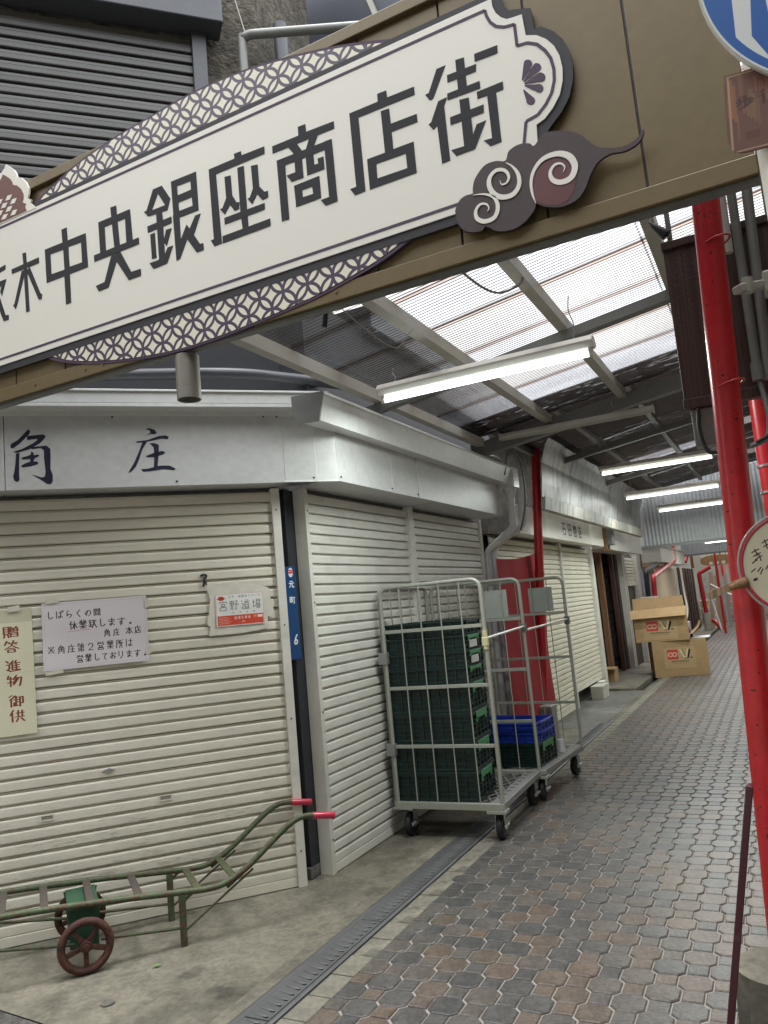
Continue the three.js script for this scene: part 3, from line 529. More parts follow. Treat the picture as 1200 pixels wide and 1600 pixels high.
// ================================================================= the corner shop
const shop = thing('corner_shop', 'corner shop with closed cream roller shutters under a white fascia with two brushed characters', 'shop', [-2.7, 0, -4]);
{
  // walls: footprint set back behind the shutters; the corner rises a storey higher
  const c = atA(.02, -.13), a0 = atA(-6, -.13);
  const prism = (pts, y0, y1) => { const g = new THREE.ExtrudeGeometry(new THREE.Shape(pts.map(([x, z]) => new THREE.Vector2(x, -z))), { depth: y1 - y0, bevelEnabled: false }); g.rotateX(-Math.PI / 2); g.translate(0, y0, 0); return g; };
  wpart('wall', prism([[a0.x, a0.z], [c.x, c.z], [-2.76, -4.15], [-2.76, -7.42], [-8.5, -7.42], [-8.5, a0.z]], 0, 3.55), M.stucco, shop);
  const up = atA(.08, -.02), up0 = atA(-6, -.02);
  wpart('upper_wall', prism([[up0.x, up0.z], [up.x, up.z], [-2.64, -4.75], [-8.5, -4.75], [-8.5, up0.z]], 3.551, 7.2), M.stucco, shop);
  wpart('shade_band', into(FA, bx(-3.2, .10, 2.95, 4.25, -.018, .008, .003)), M.shadeDark, shop);  // near-black band laid over the stucco in place of shade
  wpart('eave', bx(-8.4, -2.34, 3.552, 3.73, -7.6, -4.76, .01), M.darkMetal, shop);
  wpart('shade_panel', bx(-2.76 + .004, -2.42, 2.87, 3.55, -7.41, -3.95), M.shadeDark, shop);  // dark panel added so the wall behind the roof sheets looks shaded
  // shutters
  const sh = .0647;
  const A = shutter(shop, FA, -4.6, -.052, .004, 2.325, sh, M.slat, true);
  const B1 = shutter(shop, FB(-2.6, -4.115), 0, 1.47, .004, 2.335, sh, M.slatCool);
  const B2 = shutter(shop, FB(-2.6, -4.115), 1.56, 3.145, .004, 2.335, sh, M.slatCool);
  // pulls, lock on the left shutter, pull on the alley shutter
  const pull = (sb, u, y) => { part('pull_shade', bx(u - .033, u + .033, y - .013, y + .013, .009, .0108), M.recessShade, sb); part('pull_handle', [ bx(u - .037, u + .037, y + .010, y + .016, .0105, .014), bx(u - .037, u + .037, y - .016, y - .010, .0105, .014), bx(u - .037, u - .028, y - .01, y + .01, .0105, .014), bx(u + .028, u + .037, y - .01, y + .01, .0105, .014)], M.cream, sb); };  // flat darker plate puts the shade inside the pull into colour
  pull(A, 4.6 - 1.364, .609); pull(A, 4.6 - .76, .614); pull(B1, .84, .60);
  { const lk = part('lock', [plate([[-.035, 0], [0, .016], [.035, 0], [0, -.016]], .005, .0015).translate(4.6 - 1.049, .805, .008), cyl(V(4.6 - 1.049, .805, .012), V(4.6 - 1.049, .805, .022), .009)], M.zinc, A); }
  // jambs and posts
  wpart('shutter_jamb', into(FA, [bx(-.052, 0, 0, 2.335, -.06, .03, .003)]), M.jamb, shop);
  wpart('shutter_jamb', bx(-2.672, -2.583, 0, 2.345, -4.114, -4.074, .003), M.jamb, shop);
  wpart('mullion', bx(-2.62, -2.568, 0, 2.345, -5.676, -5.584, .004), M.jamb, shop);
  wpart('shutter_jamb', bx(-2.66, -2.57, 0, 2.345, -7.31, -7.259, .004), M.jamb, shop);
  wpart('corner_post', bx(-2.80, -2.675, .07, 2.34, -4.113, -3.985, .004), M.postDark, shop);
  wpart('post_footing', bx(-2.82, -2.674, 0, .07, -4.113, -3.975, .01), M.darkConcrete, shop);
  for (const y of [.20, .95, 1.50, 2.20]) wpart('screw', into(FA, [cyl(V(-.026, y, .029), V(-.026, y, .0325), .005, .005, 8)]), M.blackPlastic, shop);
  for (const y of [.20, .95, 1.62, 2.20]) wpart('screw', cyl(V(-2.584, y, -4.096), V(-2.579, y, -4.096), .005, .005, 8), M.blackPlastic, shop);
  // fascia panels: left front, facet, alley front
  const y0 = 2.335, yA = 2.755;
  const panels = [[-4.6, -3.0], [-2.997, -1.5], [-1.497, .202]];
  for (const [a, b] of panels) wpart('fascia_panel', into(FA, bx(a, b, y0, yA, .165, .207, .003)), M.fascia, shop);
  const f0 = V(-2.516, 0, -3.766), f1 = V(-2.290, 0, -4.021), FF = frame(f0, f1.clone().sub(f0)), LF = f1.distanceTo(f0);
  wpart('fascia_panel', into(FF, bx(.005, LF - .005, y0 + .012, 2.735, -.03, .002, .002)), M.fascia, shop);
  wpart('fascia_trim', into(FF, bx(-.004, LF, y0, y0 + .0115, -.03, .006, .002)), M.gutter, shop);
  let z = -4.023;
  for (const zz of [-4.773, -5.206, -6.274, -7.165]) { wpart('fascia_panel', bx(-2.335, -2.292 + (rnd() - .5) * .006, y0 + .003, 2.70, zz + .004, z, .003), M.fascia, shop); z = zz - .003; }
  wpart('fascia_end', bx(-2.70, -2.336, y0 + .003, 2.69, -7.164, -7.135, .003), M.fascia, shop);
  // soffits
  { const c0 = atA(-4.6, .163), c1 = atA(.2, .163), b1 = atA(-.02, -.10), b0 = atA(-4.6, -.10);
    wpart('soffit', sheet([[c0.x, c0.z], [c1.x, c1.z], [-2.54, -3.80], [-2.337, -4.03], [-2.337, -5.6], [-2.74, -5.6], [-2.74, -4.15], [b1.x, b1.z], [b0.x, b0.z]], 2.346), M.fascia, shop);
    wpart('soffit', sheet([[-2.337, -5.604], [-2.337, -7.13], [-2.74, -7.13], [-2.74, -5.604]], 2.345), M.fascia, shop); }
  for (const [u, y] of [[.18, 2.36], [-.62, 2.36], [-.95, 2.735], [-.10, 2.738], [-.02, 2.738]]) wpart('screw', into(FA, cyl(V(u, y, .206), V(u, y, .210), .006, .006, 8)), M.blackPlastic, shop);
  for (const zz of [-4.05, -4.755, -5.19]) wpart('screw', cyl(V(-2.293, 2.365, zz), V(-2.287, 2.365, zz), .006, .006, 8), M.blackPlastic, shop);
  // lettering brushed on the fascia
  for (const k of ['kaku', 'sho']) wpart('lettering', into(FA, SIGN.fascia[k].map((p) => plate(pairs(p), .0022).translate(0, 0, .2065 + (k === 'kaku' ? 0 : .0)))), M.navy, shop);
  // eaves gutters
  wpart('rain_gutter', into(FA, [bx(-4.6, .28, 2.765, 2.785, .13, .315, .003), bx(-4.6, .28, 2.785, 2.862, .295, .315, .004), bx(-4.6, .28, 2.850, 2.862, .315, .327, .002), bx(-4.6, .28, 2.74, 2.765, .10, .21)]), M.gutter, shop);
  const gp = [[-.02, 2.645], [.11, 2.632], [.150, 2.775], [.138, 2.785], [.104, 2.655], [-.02, 2.668]];
  wpart('rain_gutter', into(FB(-2.29, -3.66), profile(gp, 3.50)), M.gutter, shop);
  wpart('gutter_lip', into(FB(-2.29, -3.66), bx(0, 3.5, 2.774, 2.792, .128, .156, .003)), M.gutter, shop);
  wpart('gutter_cap', into(FB(-2.29, -3.66), plate([[-.02, 2.63], [.115, 2.625], [.155, 2.79], [-.06, 2.80], [-.06, 2.70]], .012).rotateY(-Math.PI / 2).translate(.0, 0, 0)), M.steelDark, shop);
  wpart('gutter_back', bx(-2.36, -2.30, 2.70, 2.84, -7.16, -3.9), M.steelDark, shop);
  // upper storey: dark shutter with its box and jamb
  const F2 = frame(atA(0, .02), dirA);
  const dk = shutter(shop, F2, -4.6, -.36, 3.6, 5.32, .074, M.darkSlat);
  wpart('shutter_jamb', into(F2, bx(-.36, -.27, 3.4, 5.34, -.02, .05, .004)), M.darkMetal, shop);
  wpart('shutter_box', into(F2, [bx(-4.6, -.17, 5.34, 5.62, -.02, .16, .01), bx(-4.6, -.172, 5.60, 5.66, -.02, .19, .008)]), M.darkMetal, shop);
  const F3 = frame(atA(.02, .02), V(-.12, 0, -1));
}
// ================================================================= entrance sign: a mustard beam with the painted board on it
{
  const O = [-1.4, 2.6, -2.2];
  const s = thing('arcade_entrance_sign', 'cream sign board with bold black characters on a mustard beam across the alley mouth', 'sign', O);
  // beam: sheet panels with open seams, a lip below and a cap above
  const edges = [-2.04, -1.735, -1.436, -1.131, -.83, -.53, -.235, .06, .358, .662, .938, 1.226, 1.505];
  for (let i = 0; i + 1 < edges.length; i++) part('beam_panel', bx(edges[i] + .003, edges[i + 1] - .003, .05, .905, -.021, -.012 + (rnd() - .5) * .002, .003), M.beam, s);
  part('beam_core', bx(-2.04, 1.50, .02, .90, -.05, -.022), M.darkMetal, s);
  part('bottom_lip', [bx(-2.04, 1.505, -.012, .046, -.05, .004, .004)], M.beam, s);
  part('top_cap', bx(-2.04, 1.505, .908, .955, -.06, .006, .004), M.beam, s);
  part('bottom_channel', bx(-2.04, 1.505, -.024, -.013, -.045, -.012), M.steelDark, s);
  for (const x of [-1.30, -1.0, -.9, .2]) part('rivet', cyl(V(x, .018, .003), V(x, .018, .0075), .007, .006, 8), M.beam, s);
  // lattice panels above and below the board
  const XL = -2.04;
  const lat = canvasTexture(1024, 1024, (g, w) => { // seven-treasures pattern: interlocking rings
    g.fillStyle = '#e8e3d0'; g.fillRect(0, 0, w, w); g.strokeStyle = '#4a3c52'; g.lineWidth = w * .0285;
    const n = 4, c = w / n, r = c / 2 * 1.0;
    for (let j = -1; j <= n * 2 + 1; j++) for (let i = -1; i <= n + 1; i++) { g.beginPath(); g.arc((i + (j % 2 ? .5 : 0)) * c, j * c / 2, r, 0, 7); g.stroke(); }
  });
  lat.wrapS = lat.wrapT = THREE.RepeatWrapping; sized(lat, .41);
  M.lattice = mat([.92, .92, .90], .4, 0, { map: lat });
  const arc = (a) => new THREE.SplineCurve(a.map(([x, y]) => new THREE.Vector2(x, y))).getPoints(60).map((p) => [p.x, p.y]);
  const top = arc(pairs(SIGN.lattop)), bot = arc(pairs(SIGN.latbot));
  const scaled = (pts, cx, cy, k) => pts.map(([x, y]) => [cx + (x - cx) * k, cy + (y - cy) * k]);
  const slab = (pts, z, d) => plate(pts, d).translate(0, 0, z);
  part('lattice_border', slab([...top, [.558, .76], [-1.265, .76]], -.010, .0175), M.signPurple, s);
  part('lattice_border', slab([...bot, [.553, .20], [-1.270, .20]], -.010, .0175), M.signPurple, s);
  part('lattice_panel', [slab([...scaled(top, -.35, .76, .972).map(([x, y]) => [x, y - .003]), [.52, .77], [-1.22, .77]], .0072, .0022)], M.lattice, s);
  part('lattice_panel', [slab([...scaled(bot, -.35, .20, .972).map(([x, y]) => [x, y + .003]), [.52, .19], [-1.22, .19]], .0072, .0022)], M.lattice, s);
  // board: dark border, white face, inner line
  const W = pairs(SIGN.white), yT = .806, yB = .147;
  const right = (e) => { // the shaped right end, pushed out by e
    const P = W.slice(0, 18), q = [];
    for (let i = 0; i < P.length; i++) { const a = P[Math.max(0, i - 1)], b = P[Math.min(P.length - 1, i + 1)]; const dx = b[0] - a[0], dy = b[1] - a[1], l = Math.hypot(dx, dy); q.push([P[i][0] - dy / l * e, P[i][1] + dx / l * e]); }
    return q;
  };
  const face = [[-2.04, yT], [.850, yT], ...W.slice(1, 18), [.938, .27], [.908, .245], [.884, .215], [.872, yB], [-2.04, yB]];
  const off = right(.030);
  const dark = [[-2.04, yT + .024], [.872, yT + .024], ...off.slice(2, 17), [.972, .31], [.972, .25], [.91, .20], [.90, yB - .032], [-2.04, yB - .032]];
  part('board_border', slab(dark, -.004, .0145), M.signDark, s);
  part('board', slab(face, .0102, .005), M.signWhite, s);
  const I = pairs(SIGN.line).slice(0, 17), ring = [];
  const inner = [[-2.04, .785], ...I, [.889, .25], [.85, .175], [-2.04, .175]], t = .0095;
  for (let i = 0; i + 1 < inner.length; i++) { const [a, b] = inner[i], [c, d] = inner[i + 1]; ring.push(bar(V(a, b, .0157), V(c, d, .0157), t, .0022, V(0, 0, 1))); }
  part('inner_line', ring, M.signPurple, s);
  for (const f of SIGN.fan) part('fan_petal', slab(pairs(f), .0152, .0018), M.signPurple, s);
  // lettering
  const order = ['ibara', 'ki', 'chu', 'o', 'gin', 'za', 'sho', 'ten', 'gai'];
  for (const k of order) part('letter', KANJI[k].map((rings, i) => plate(pairs(rings[0]), .0016 + (i % 7) * .00012, 0, rings.slice(1).map((r) => pairs(r))).translate(0, 0, .0152)), M.signLetter, s);
  // cloud with spirals at the lower right
  part('cloud', slab(new THREE.SplineCurve([...pairs(SIGN.cloud), pairs(SIGN.cloud)[0]].map(([x, y]) => new THREE.Vector2(x, y))).getPoints(240).map((p) => [p.x, p.y]).slice(0, 240), .0155, .010), M.cloud, s);
  const cl = SIGN.sw.map(([p, w], k) => {
    const c = new THREE.CatmullRomCurve3(pairs(p).map(([x, y]) => V(x, y, 0))), n = 56, L = [], Rr = [];
    for (let i = 0; i <= n; i++) {
      const q = c.getPoint(i / n), d = c.getTangent(i / n), f = i / n * (w.length - 1), a = Math.floor(f), ww = lerp(w[a], w[Math.min(a + 1, w.length - 1)], f - a) * .001 * .82;
      L.push([q.x - d.y * ww / 2, q.y + d.x * ww / 2]); Rr.unshift([q.x + d.y * ww / 2, q.y - d.x * ww / 2]);
    }
    return part('spiral', slab([...L, ...Rr], .0264, .002), M.signWhite, s);
  });
  part('cloud_lobe', slab(pairs(SIGN.lobe), .0250, .0011), M.cloudRed, s);
  // tiled-roof ornament at the upper left
  const orn = pairs(SIGN.orn);
  part('ornament', slab([...orn, [-1.24, .80], [-2.0, .80]], .008, .009), M.signWhite, s);
  const cx = -1.62, cy = .80, inset = [...orn.map(([x, y]) => [cx + (x - cx) * .90, cy + (y - cy) * .84]), [-1.30, .806], [-1.98, .806]];
  part('ornament_field', slab(inset, .0172, .0016), M.ornBrown, s);
  for (let j2 = 0; j2 < 5; j2++) for (let i2 = 0; i2 < 11; i2++) { // cream tile faces in staggered courses
    const x = -1.96 + i2 * .062 + (j2 % 2) * .031, y = .815 + j2 * .027; if (x + .05 > -1.30 - j2 * .022 || y > .905 || (j2 > 2 && x < -1.84)) continue;
    part('ornament_tile', slab([[x, y], [x + .030, y - .004], [x + .046, y + .015], [x + .016, y + .019]], .0189, .0012), M.signWhite, s);
  }
  // short steel tube hanging from the underside
  const tu = part('drop_tube', [cyl(V(-.502, -.205, -.04), V(-.502, -.031, -.04), .046, .046, 28, true), new THREE.RingGeometry(.041, .046, 28).rotateX(Math.PI / 2).translate(-.502, -.205, -.04), cyl(V(-.502, -.204, -.04), V(-.502, -.031, -.04), .041, .041, 28, true)], M.greyPipe, s);
}
// ================================================================= arcade roof: clear corrugated sheets on steel purlins
const roofY = (x, up = 0) => 3.15 + .145 * (x + .87) + up;
const arcade = thing('arcade_roof', 'translucent corrugated roof on pale steel purlins over the alley', 'roof', [-.6, 2.8, -6]);
{
  const wave = (x0, x1, z0, dz, up, thick = 0) => { // corrugated sheet, waves run down the slope
    const pitch = .032, n = Math.round(dz / pitch) * 6, m = 3, pos = [], uv = [], idx = [];
    for (let i = 0; i <= n; i++) for (let k = 0; k <= m; k++) {
      const z = z0 - i / n * dz, x = lerp(x0, x1, k / m);
      pos.push(x, roofY(x, up) + .007 * Math.cos(i / 6 * Math.PI * 2), z); uv.push((x - x0) / 2, i / n * dz / .512);
      if (i && k) { const a = (i - 1) * (m + 1) + k - 1, b = a + m + 1; idx.push(a, a + 1, b, b, a + 1, b + 1); }
    }
    const g = new THREE.BufferGeometry(); g.setAttribute('position', new THREE.Float32BufferAttribute(pos, 3)); g.setAttribute('uv', new THREE.Float32BufferAttribute(uv, 2)); g.setIndex(idx); g.computeVertexNormals(); return g;
  };
  // first bay, clear
  let z = -2.34;
  for (let k = 0; k < 8; k++) {
    const t = k === 7 ? 2 : (k % 2), len = .5;
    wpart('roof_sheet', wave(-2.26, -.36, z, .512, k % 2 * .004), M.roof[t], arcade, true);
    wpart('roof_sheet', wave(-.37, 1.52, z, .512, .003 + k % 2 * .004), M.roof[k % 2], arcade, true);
    z -= len;
  }
  // second bay, a step higher, littered
  z = -6.36;
  const kinds = [4, 4, 3, 4, 2, 4, 3, 2, 0, 3, 1, 4, 3, 2, 3];
  for (let k = 0; k < 15; k++) {
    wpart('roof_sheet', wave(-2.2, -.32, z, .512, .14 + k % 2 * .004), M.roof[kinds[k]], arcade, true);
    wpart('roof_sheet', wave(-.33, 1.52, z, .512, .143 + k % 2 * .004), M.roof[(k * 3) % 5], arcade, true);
    z -= .5;
  }
  // purlins along the alley (channels), cross beams
  const chan = (x, y, z0, z1, w, h) => [bx(x - w / 2, x + w / 2, y, y + .006, z1, z0), bx(x - w / 2, x - w / 2 + .005, y + .006, y + h, z1, z0), bx(x + w / 2 - .005, x + w / 2, y + .006, y + h, z1, z0)];
  for (const x of [-2.16, -1.535, -.915, -.30, .33, .95, 1.45]) {
    wpart('purlin', chan(x, roofY(x) - .085, -2.33, -6.38, .06, .072), M.steelPaint, arcade);
    wpart('purlin', chan(x, roofY(x, .14) - .07, -6.42, -13.8, .05, .058), M.steelDark, arcade);
  }
  const cross = (z, up, w, h, m) => wpart('cross_beam', bar(V(-2.25, roofY(-2.25, up), z), V(1.5, roofY(1.5, up), z), w, h), m, arcade);
  cross(-4.42, -.115, .07, .058, M.steelDark); cross(-6.40, -.10, .09, .12, M.steelDark); cross(-8.6, .03, .06, .06, M.steelDark); cross(-11.0, .03, .06, .06, M.steelDark); cross(-2.37, -.115, .05, .058, M.steelPaint);
  // closing piece between the two bays
  wpart('step_flashing', bar(V(-2.25, roofY(-2.25, .07), -6.35), V(1.5, roofY(1.5, .07), -6.35), .01, .14), M.galv, arcade);
}
// ---------------------------------------------------------------- fluorescent lights hung across the alley
function lamp(x0, y, z, len, o) {
  const t = thing('fluorescent_light', o.label, 'light', [x0 + len / 2, y, z], 0, undefined);
  const h = len / 2, m = M.lampWhite;
  if (o.batten) { // bare box fitting, unlit
    part('housing', profile([[-.03, .012], [.03, .012], [.05, .03], [.035, .055], [-.035, .055], [-.05, .03]], len).translate(-h, 0, 0), M.dirtyWhite, t);
    part('trough', profile([[-.018, 0], [.018, 0], [.03, .0115], [-.03, .0115]], len - .02).translate(-h + .01, 0, 0), M.steelPaint, t);
    part('end_cap', [bx(-h - .012, -h, .0, .06, -.05, .05, .004)], M.dirtyWhite, t); part('end_cap', [bx(h, h + .012, .0, .06, -.05, .05, .004)], M.dirtyWhite, t);
  } else {
    part('housing', profile([[-.022, .0], [.022, .0], [.055, .022], [.058, .03], [.03, .062], [-.03, .062], [-.058, .03], [-.055, .022]], len).translate(-h, 0, 0), m, t);
    for (const s of [-1, 1]) part('socket', bx(s * (h - .02) - .011, s * (h - .02) + .011, -.045, 0, -.014, .014, .003), m, t);
    part('tube', cyl(V(-h + .03, -.027, 0), V(h - .03, -.027, 0), .0145, .0145, 16), o.green ? M.tubeGreen : M.tube, t);
    const L = new THREE.RectAreaLight(new THREE.Color(.93, 1, .96), o.power ?? 95, len - .06, .029);
    L.position.set(0, -.048, 0); L.rotation.x = -Math.PI / 2; t.add(L); L.name = 'lamp_light';
  }
  for (const f of o.chains ?? [-.42, .42]) {
    const x = f * len, top = roofY(x0 + len / 2 + x, z < -6.4 ? .07 : -.085) - y;
    part('hanger', polyTube(curvePts([V(x, .06, 0), V(x + .012, .06 + (top - .06) * .35, .01), V(x - .01, .06 + (top - .06) * .7, -.006), V(x, top, 0)], 10), .003, 6), M.wire, t);
  }
  return t;
}
lamp(-1.925, 2.775, -3.95, 1.25, { label: 'lit fluorescent light nearest the sign, above the fascia corner', power: 90 });
lamp(-1.945, 2.885, -6.30, 1.25, { batten: true, label: 'unlit dented white batten light below the dark cross beam', chains: [-.12, .26] });
lamp(-1.680, 2.905, -9.10, 1.25, { green: true, label: 'lit fluorescent light under the sooty part of the roof' });
lamp(-1.80, 2.835, -11.4, 1.28, { label: 'lit fluorescent light just before the grey corrugated gable' });
lamp(-1.56, 2.735, -12.9, 1.25, { label: 'lit fluorescent light hung lowest against the grey gable' });
lamp(-1.50, 2.50, -20.5, 1.25, { label: 'small lit fluorescent light beyond the grey gable', chains: [-.3, .3] });
lamp(-1.2, 2.55, -28.6, 1.25, { label: 'added fluorescent light that brightens the leaning boards at the far end', chains: [-.3, .3] });  // made-up lamp, put in to brighten the far lane
// stray cables under the roof
const cable = (name, pts, r, m, label) => single(name, polyTube(curvePts(pts.map((p) => V(...p)), 30), r, 6), m, label, 'cable');
cable('loose_cable', [[-1.10, 3.10, -2.75], [-1.06, 2.99, -3.05], [-.98, 2.95, -3.35], [-.90, 3.03, -3.5], [-.895, 3.06, -3.52]], .006, M.wire, 'grey cable sagging below the clear roof sheets beside a purlin');
cable('thin_wire', [[-1.66, 2.98, -3.0], [-1.60, 2.88, -3.2], [-1.55, 2.84, -3.42], [-1.52, 2.92, -3.5], [-1.50, 2.97, -3.55], [-1.535, 3.0, -3.6]], .003, M.wire, 'thin pale wire drooping under the dark roof sheets');
single('pull_switch', [cyl(V(-1.66, 2.82, -2.9), V(-1.645, 2.90, -2.9), .012, .012, 10), cyl(V(-1.645, 2.90, -2.9), V(-1.63, 3.03, -2.9), .003, .003, 6)], M.blackPlastic, 'small black switch dangling under the roof behind the sign', 'switch');
// ================================================================= notices on the left shutter
function paper(name, label, category, u, y, w, h, tilt, tex, n = .014, curl = .004, flapMat) {
  const t = thing(name, label, category, atA(u, n).setY(y).toArray(), Math.PI / 2 - hA);
  const nx = 16, ny = 10, g = new THREE.PlaneGeometry(w, h, nx, ny), p = g.attributes.position;
  for (let i = 0; i < p.count; i++) { const x = p.getX(i) / w, yy = p.getY(i) / h; p.setZ(i, curl * (.6 * Math.cos(x * 7 + yy * 3) + .8 * Math.sin(yy * 9 + x) + 2.2 * Math.pow(Math.abs(x * 2), 6) * (yy < 0 ? 1 : .3)) + .001); }
  g.computeVertexNormals(); g.rotateZ(tilt);
  part('sheet', g, mat([.95, .95, .95], .5, 0, { map: tex, clearcoat: .15, clearcoatRoughness: .4 }), t, true);
  return t;
}
const tape = (t, x, y, w, h, rot, m) => part('tape', new THREE.PlaneGeometry(w, h).rotateZ(rot).translate(x, y, .007), m, t);
M.tape = mat([.70, .67, .55], .35, 0, { map: T.fine });
{
  const tex = canvasTexture(1024, 700, (g, w, h) => {
    g.fillStyle = '#d9d3d6'; g.fillRect(0, 0, w, h);
    g.strokeStyle = 'rgba(190,180,190,.9)'; g.lineWidth = 3; g.strokeRect(22, 22, w - 44, h - 44);
    g.strokeStyle = '#2f2220';
    write(g, 'しばらくの間', 40, 92, 76, 84, 14, 8); write(g, '休業致します。', 250, 208, 86, 92, 8, 9);
    write(g, '角庄', 585, 322, 66, 84, 24, 8); write(g, '本店', 800, 318, 72, 86, 14, 8);
    write(g, '※角庄第2営業所は', 40, 448, 76, 90, 18, 8); write(g, '営業しております。', 310, 566, 70, 84, 10, 8);
    g.strokeStyle = 'rgba(190,90,90,.75)'; g.lineWidth = 5; g.beginPath(); g.moveTo(236, 318); g.lineTo(450, 308); g.stroke();
  });
  const t = paper('closure_notice', 'handwritten white closure notice in a plastic sleeve on the left shutter', 'notice', -1.083, 1.555, .548, .366, .005, tex, .018, .003);
  tape(t, -.22, .19, .07, .022, .05, M.tape); tape(t, .27, -.13, .03, .03, .3, M.tape); tape(t, .275, .14, .02, .05, 0, M.tape); tape(t, -.22, -.195, .09, .02, .1, M.tape);
}
{
  const tex = canvasTexture(420, 1400, (g, w, h) => {
    g.fillStyle = '#dcd9bb'; g.fillRect(0, 0, w, h); g.fillStyle = '#c9c5aa'; g.fillRect(0, 0, w, 150);
    g.strokeStyle = '#7d3a26'; [...'贈答進物御供'].forEach((c, i) => glyph(g, c, 206 + i * 4, [190, 355, 570, 735, 960, 1125][i], 112, 132, 12));
    g.strokeStyle = 'rgba(150,150,110,.35)'; g.lineWidth = 3; g.beginPath(); g.moveTo(0, 735); g.lineTo(w, 715); g.stroke();
  });
  const t = paper('hanging_banner', 'pale yellow paper banner with brown brush writing at the left edge', 'banner', -1.545, 1.385, .285, .665, .018, tex, .015, .003);
  tape(t, .05, .335, .06, .03, .1, M.tape); tape(t, .165, -.20, .05, .012, -.7, M.tape);
}
{
  const tex = canvasTexture(900, 640, (g, w, h) => {
    g.fillStyle = '#e3e2de'; g.fillRect(0, 0, w, h); g.fillStyle = '#c94a33'; g.fillRect(24, 430, w - 48, 190);
    g.strokeStyle = '#b84a3c'; g.lineWidth = 5; g.strokeRect(10, 10, w - 20, h - 20);
    g.fillStyle = '#b5382e'; g.beginPath(); g.ellipse(110, 90, 62, 42, 0, 0, 7); g.fill(); g.fillRect(20, 92, 190, 8);
    g.strokeStyle = '#6b6b6b'; write(g, '空手・格闘技スタジオ', 240, 40, 52, 54, 9, 5, false);
    g.strokeStyle = '#2c2c30'; write(g, '宮野道場', 50, 140, 176, 200, 32, 11, false);
    g.strokeStyle = '#77706c'; write(g, '茨木支部', 300, 360, 40, 44, 90, 4, false);
    g.strokeStyle = '#f0d9cf'; write(g, '道場生募集', 330, 455, 54, 60, 10, 5, false);
    g.fillStyle = 'rgba(240,215,205,.7)'; for (let i = 0; i < 5; i++) g.fillRect(50, 460 + i * 30, 160 + (i * 53) % 90, 9);
    g.fillRect(470, 555, 60, 20); g.fillStyle = '#e0954a'; g.fillRect(690, 455, 60, 40); g.fillStyle = '#efe3dd'; g.fillRect(770, 455, 90, 50);
  });
  const t = paper('small_poster', 'small white and orange poster taped over torn paper on the left shutter', 'poster', -.283, 1.617, .285, .190, .0, tex, .022, .0015);
  const curlPaper = (pts) => { const s = plate(pts, .0012); const p = s.attributes.position; for (let i = 0; i < p.count; i++) p.setZ(i, p.getZ(i) + .10 * Math.pow(Math.max(0, Math.abs(p.getX(i)) - .13), 1.3)); s.computeVertexNormals(); return s.translate(0, 0, -.005); };
  part('torn_backing', curlPaper([[-.185, .125], [-.05, .155], [.06, .15], [.17, .118], [.19, .10], [.185, .04], [.205, -.03], [.185, -.06], [.16, -.055], [.165, -.12], [.09, -.135], [-.02, -.142], [-.19, -.14], [-.175, -.09], [-.195, -.075], [-.18, .0], [-.17, .07]]), mat([.72, .69, .60], .6, 0, { map: T.fine }), t);
}
single('key_tie', into(FA, [polyTube(curvePts([V(-.50, 1.828, .016), V(-.482, 1.835, .02), V(-.465, 1.828, .016), V(-.478, 1.805, .02), V(-.468, 1.775, .018)], 14), .006, 6), polyTube(curvePts([V(-.478, 1.812, .022), V(-.483, 1.785, .02), V(-.487, 1.765, .018)], 6), .006, 6)]), M.blackPlastic, 'small black plastic tie stuck on the left shutter above the poster', 'tie');
{ // town name plate on the corner post
  const tex = canvasTexture(160, 1280, (g, w, h) => {
    g.fillStyle = '#1c4a80'; g.fillRect(0, 0, w, h);
    g.fillStyle = '#e9edf0'; g.beginPath(); g.ellipse(96, 78, 38, 68, 0, 0, 7); g.fill();
    g.fillStyle = '#d8504e'; g.fillRect(60, 42, 72, 16); g.fillRect(60, 64, 72, 30);
    g.strokeStyle = '#f1f4f6'; glyph(g, '元', 50, 190, 92, 104, 15, false); glyph(g, '町', 52, 410, 92, 110, 14, false);
    glyph(g, '6', 48, 940, 104, 150, 18, true);
  });
  const P = V(-2.661, 1.285, -3.962), t = thing('town_name_plate', 'narrow blue name plate with white characters and number 6 on the dark corner post', 'sign', P.toArray(), Math.PI / 2 - R(56));
  part('plate', bx(-.033, .033, 0, .567, -.014, .008, .004), M.bluePlastic, t);
  part('print', new THREE.PlaneGeometry(.061, .56).translate(0, .2835, .0095), mat([.9, .9, .9], .3, 0, { map: tex }), t, true);
}
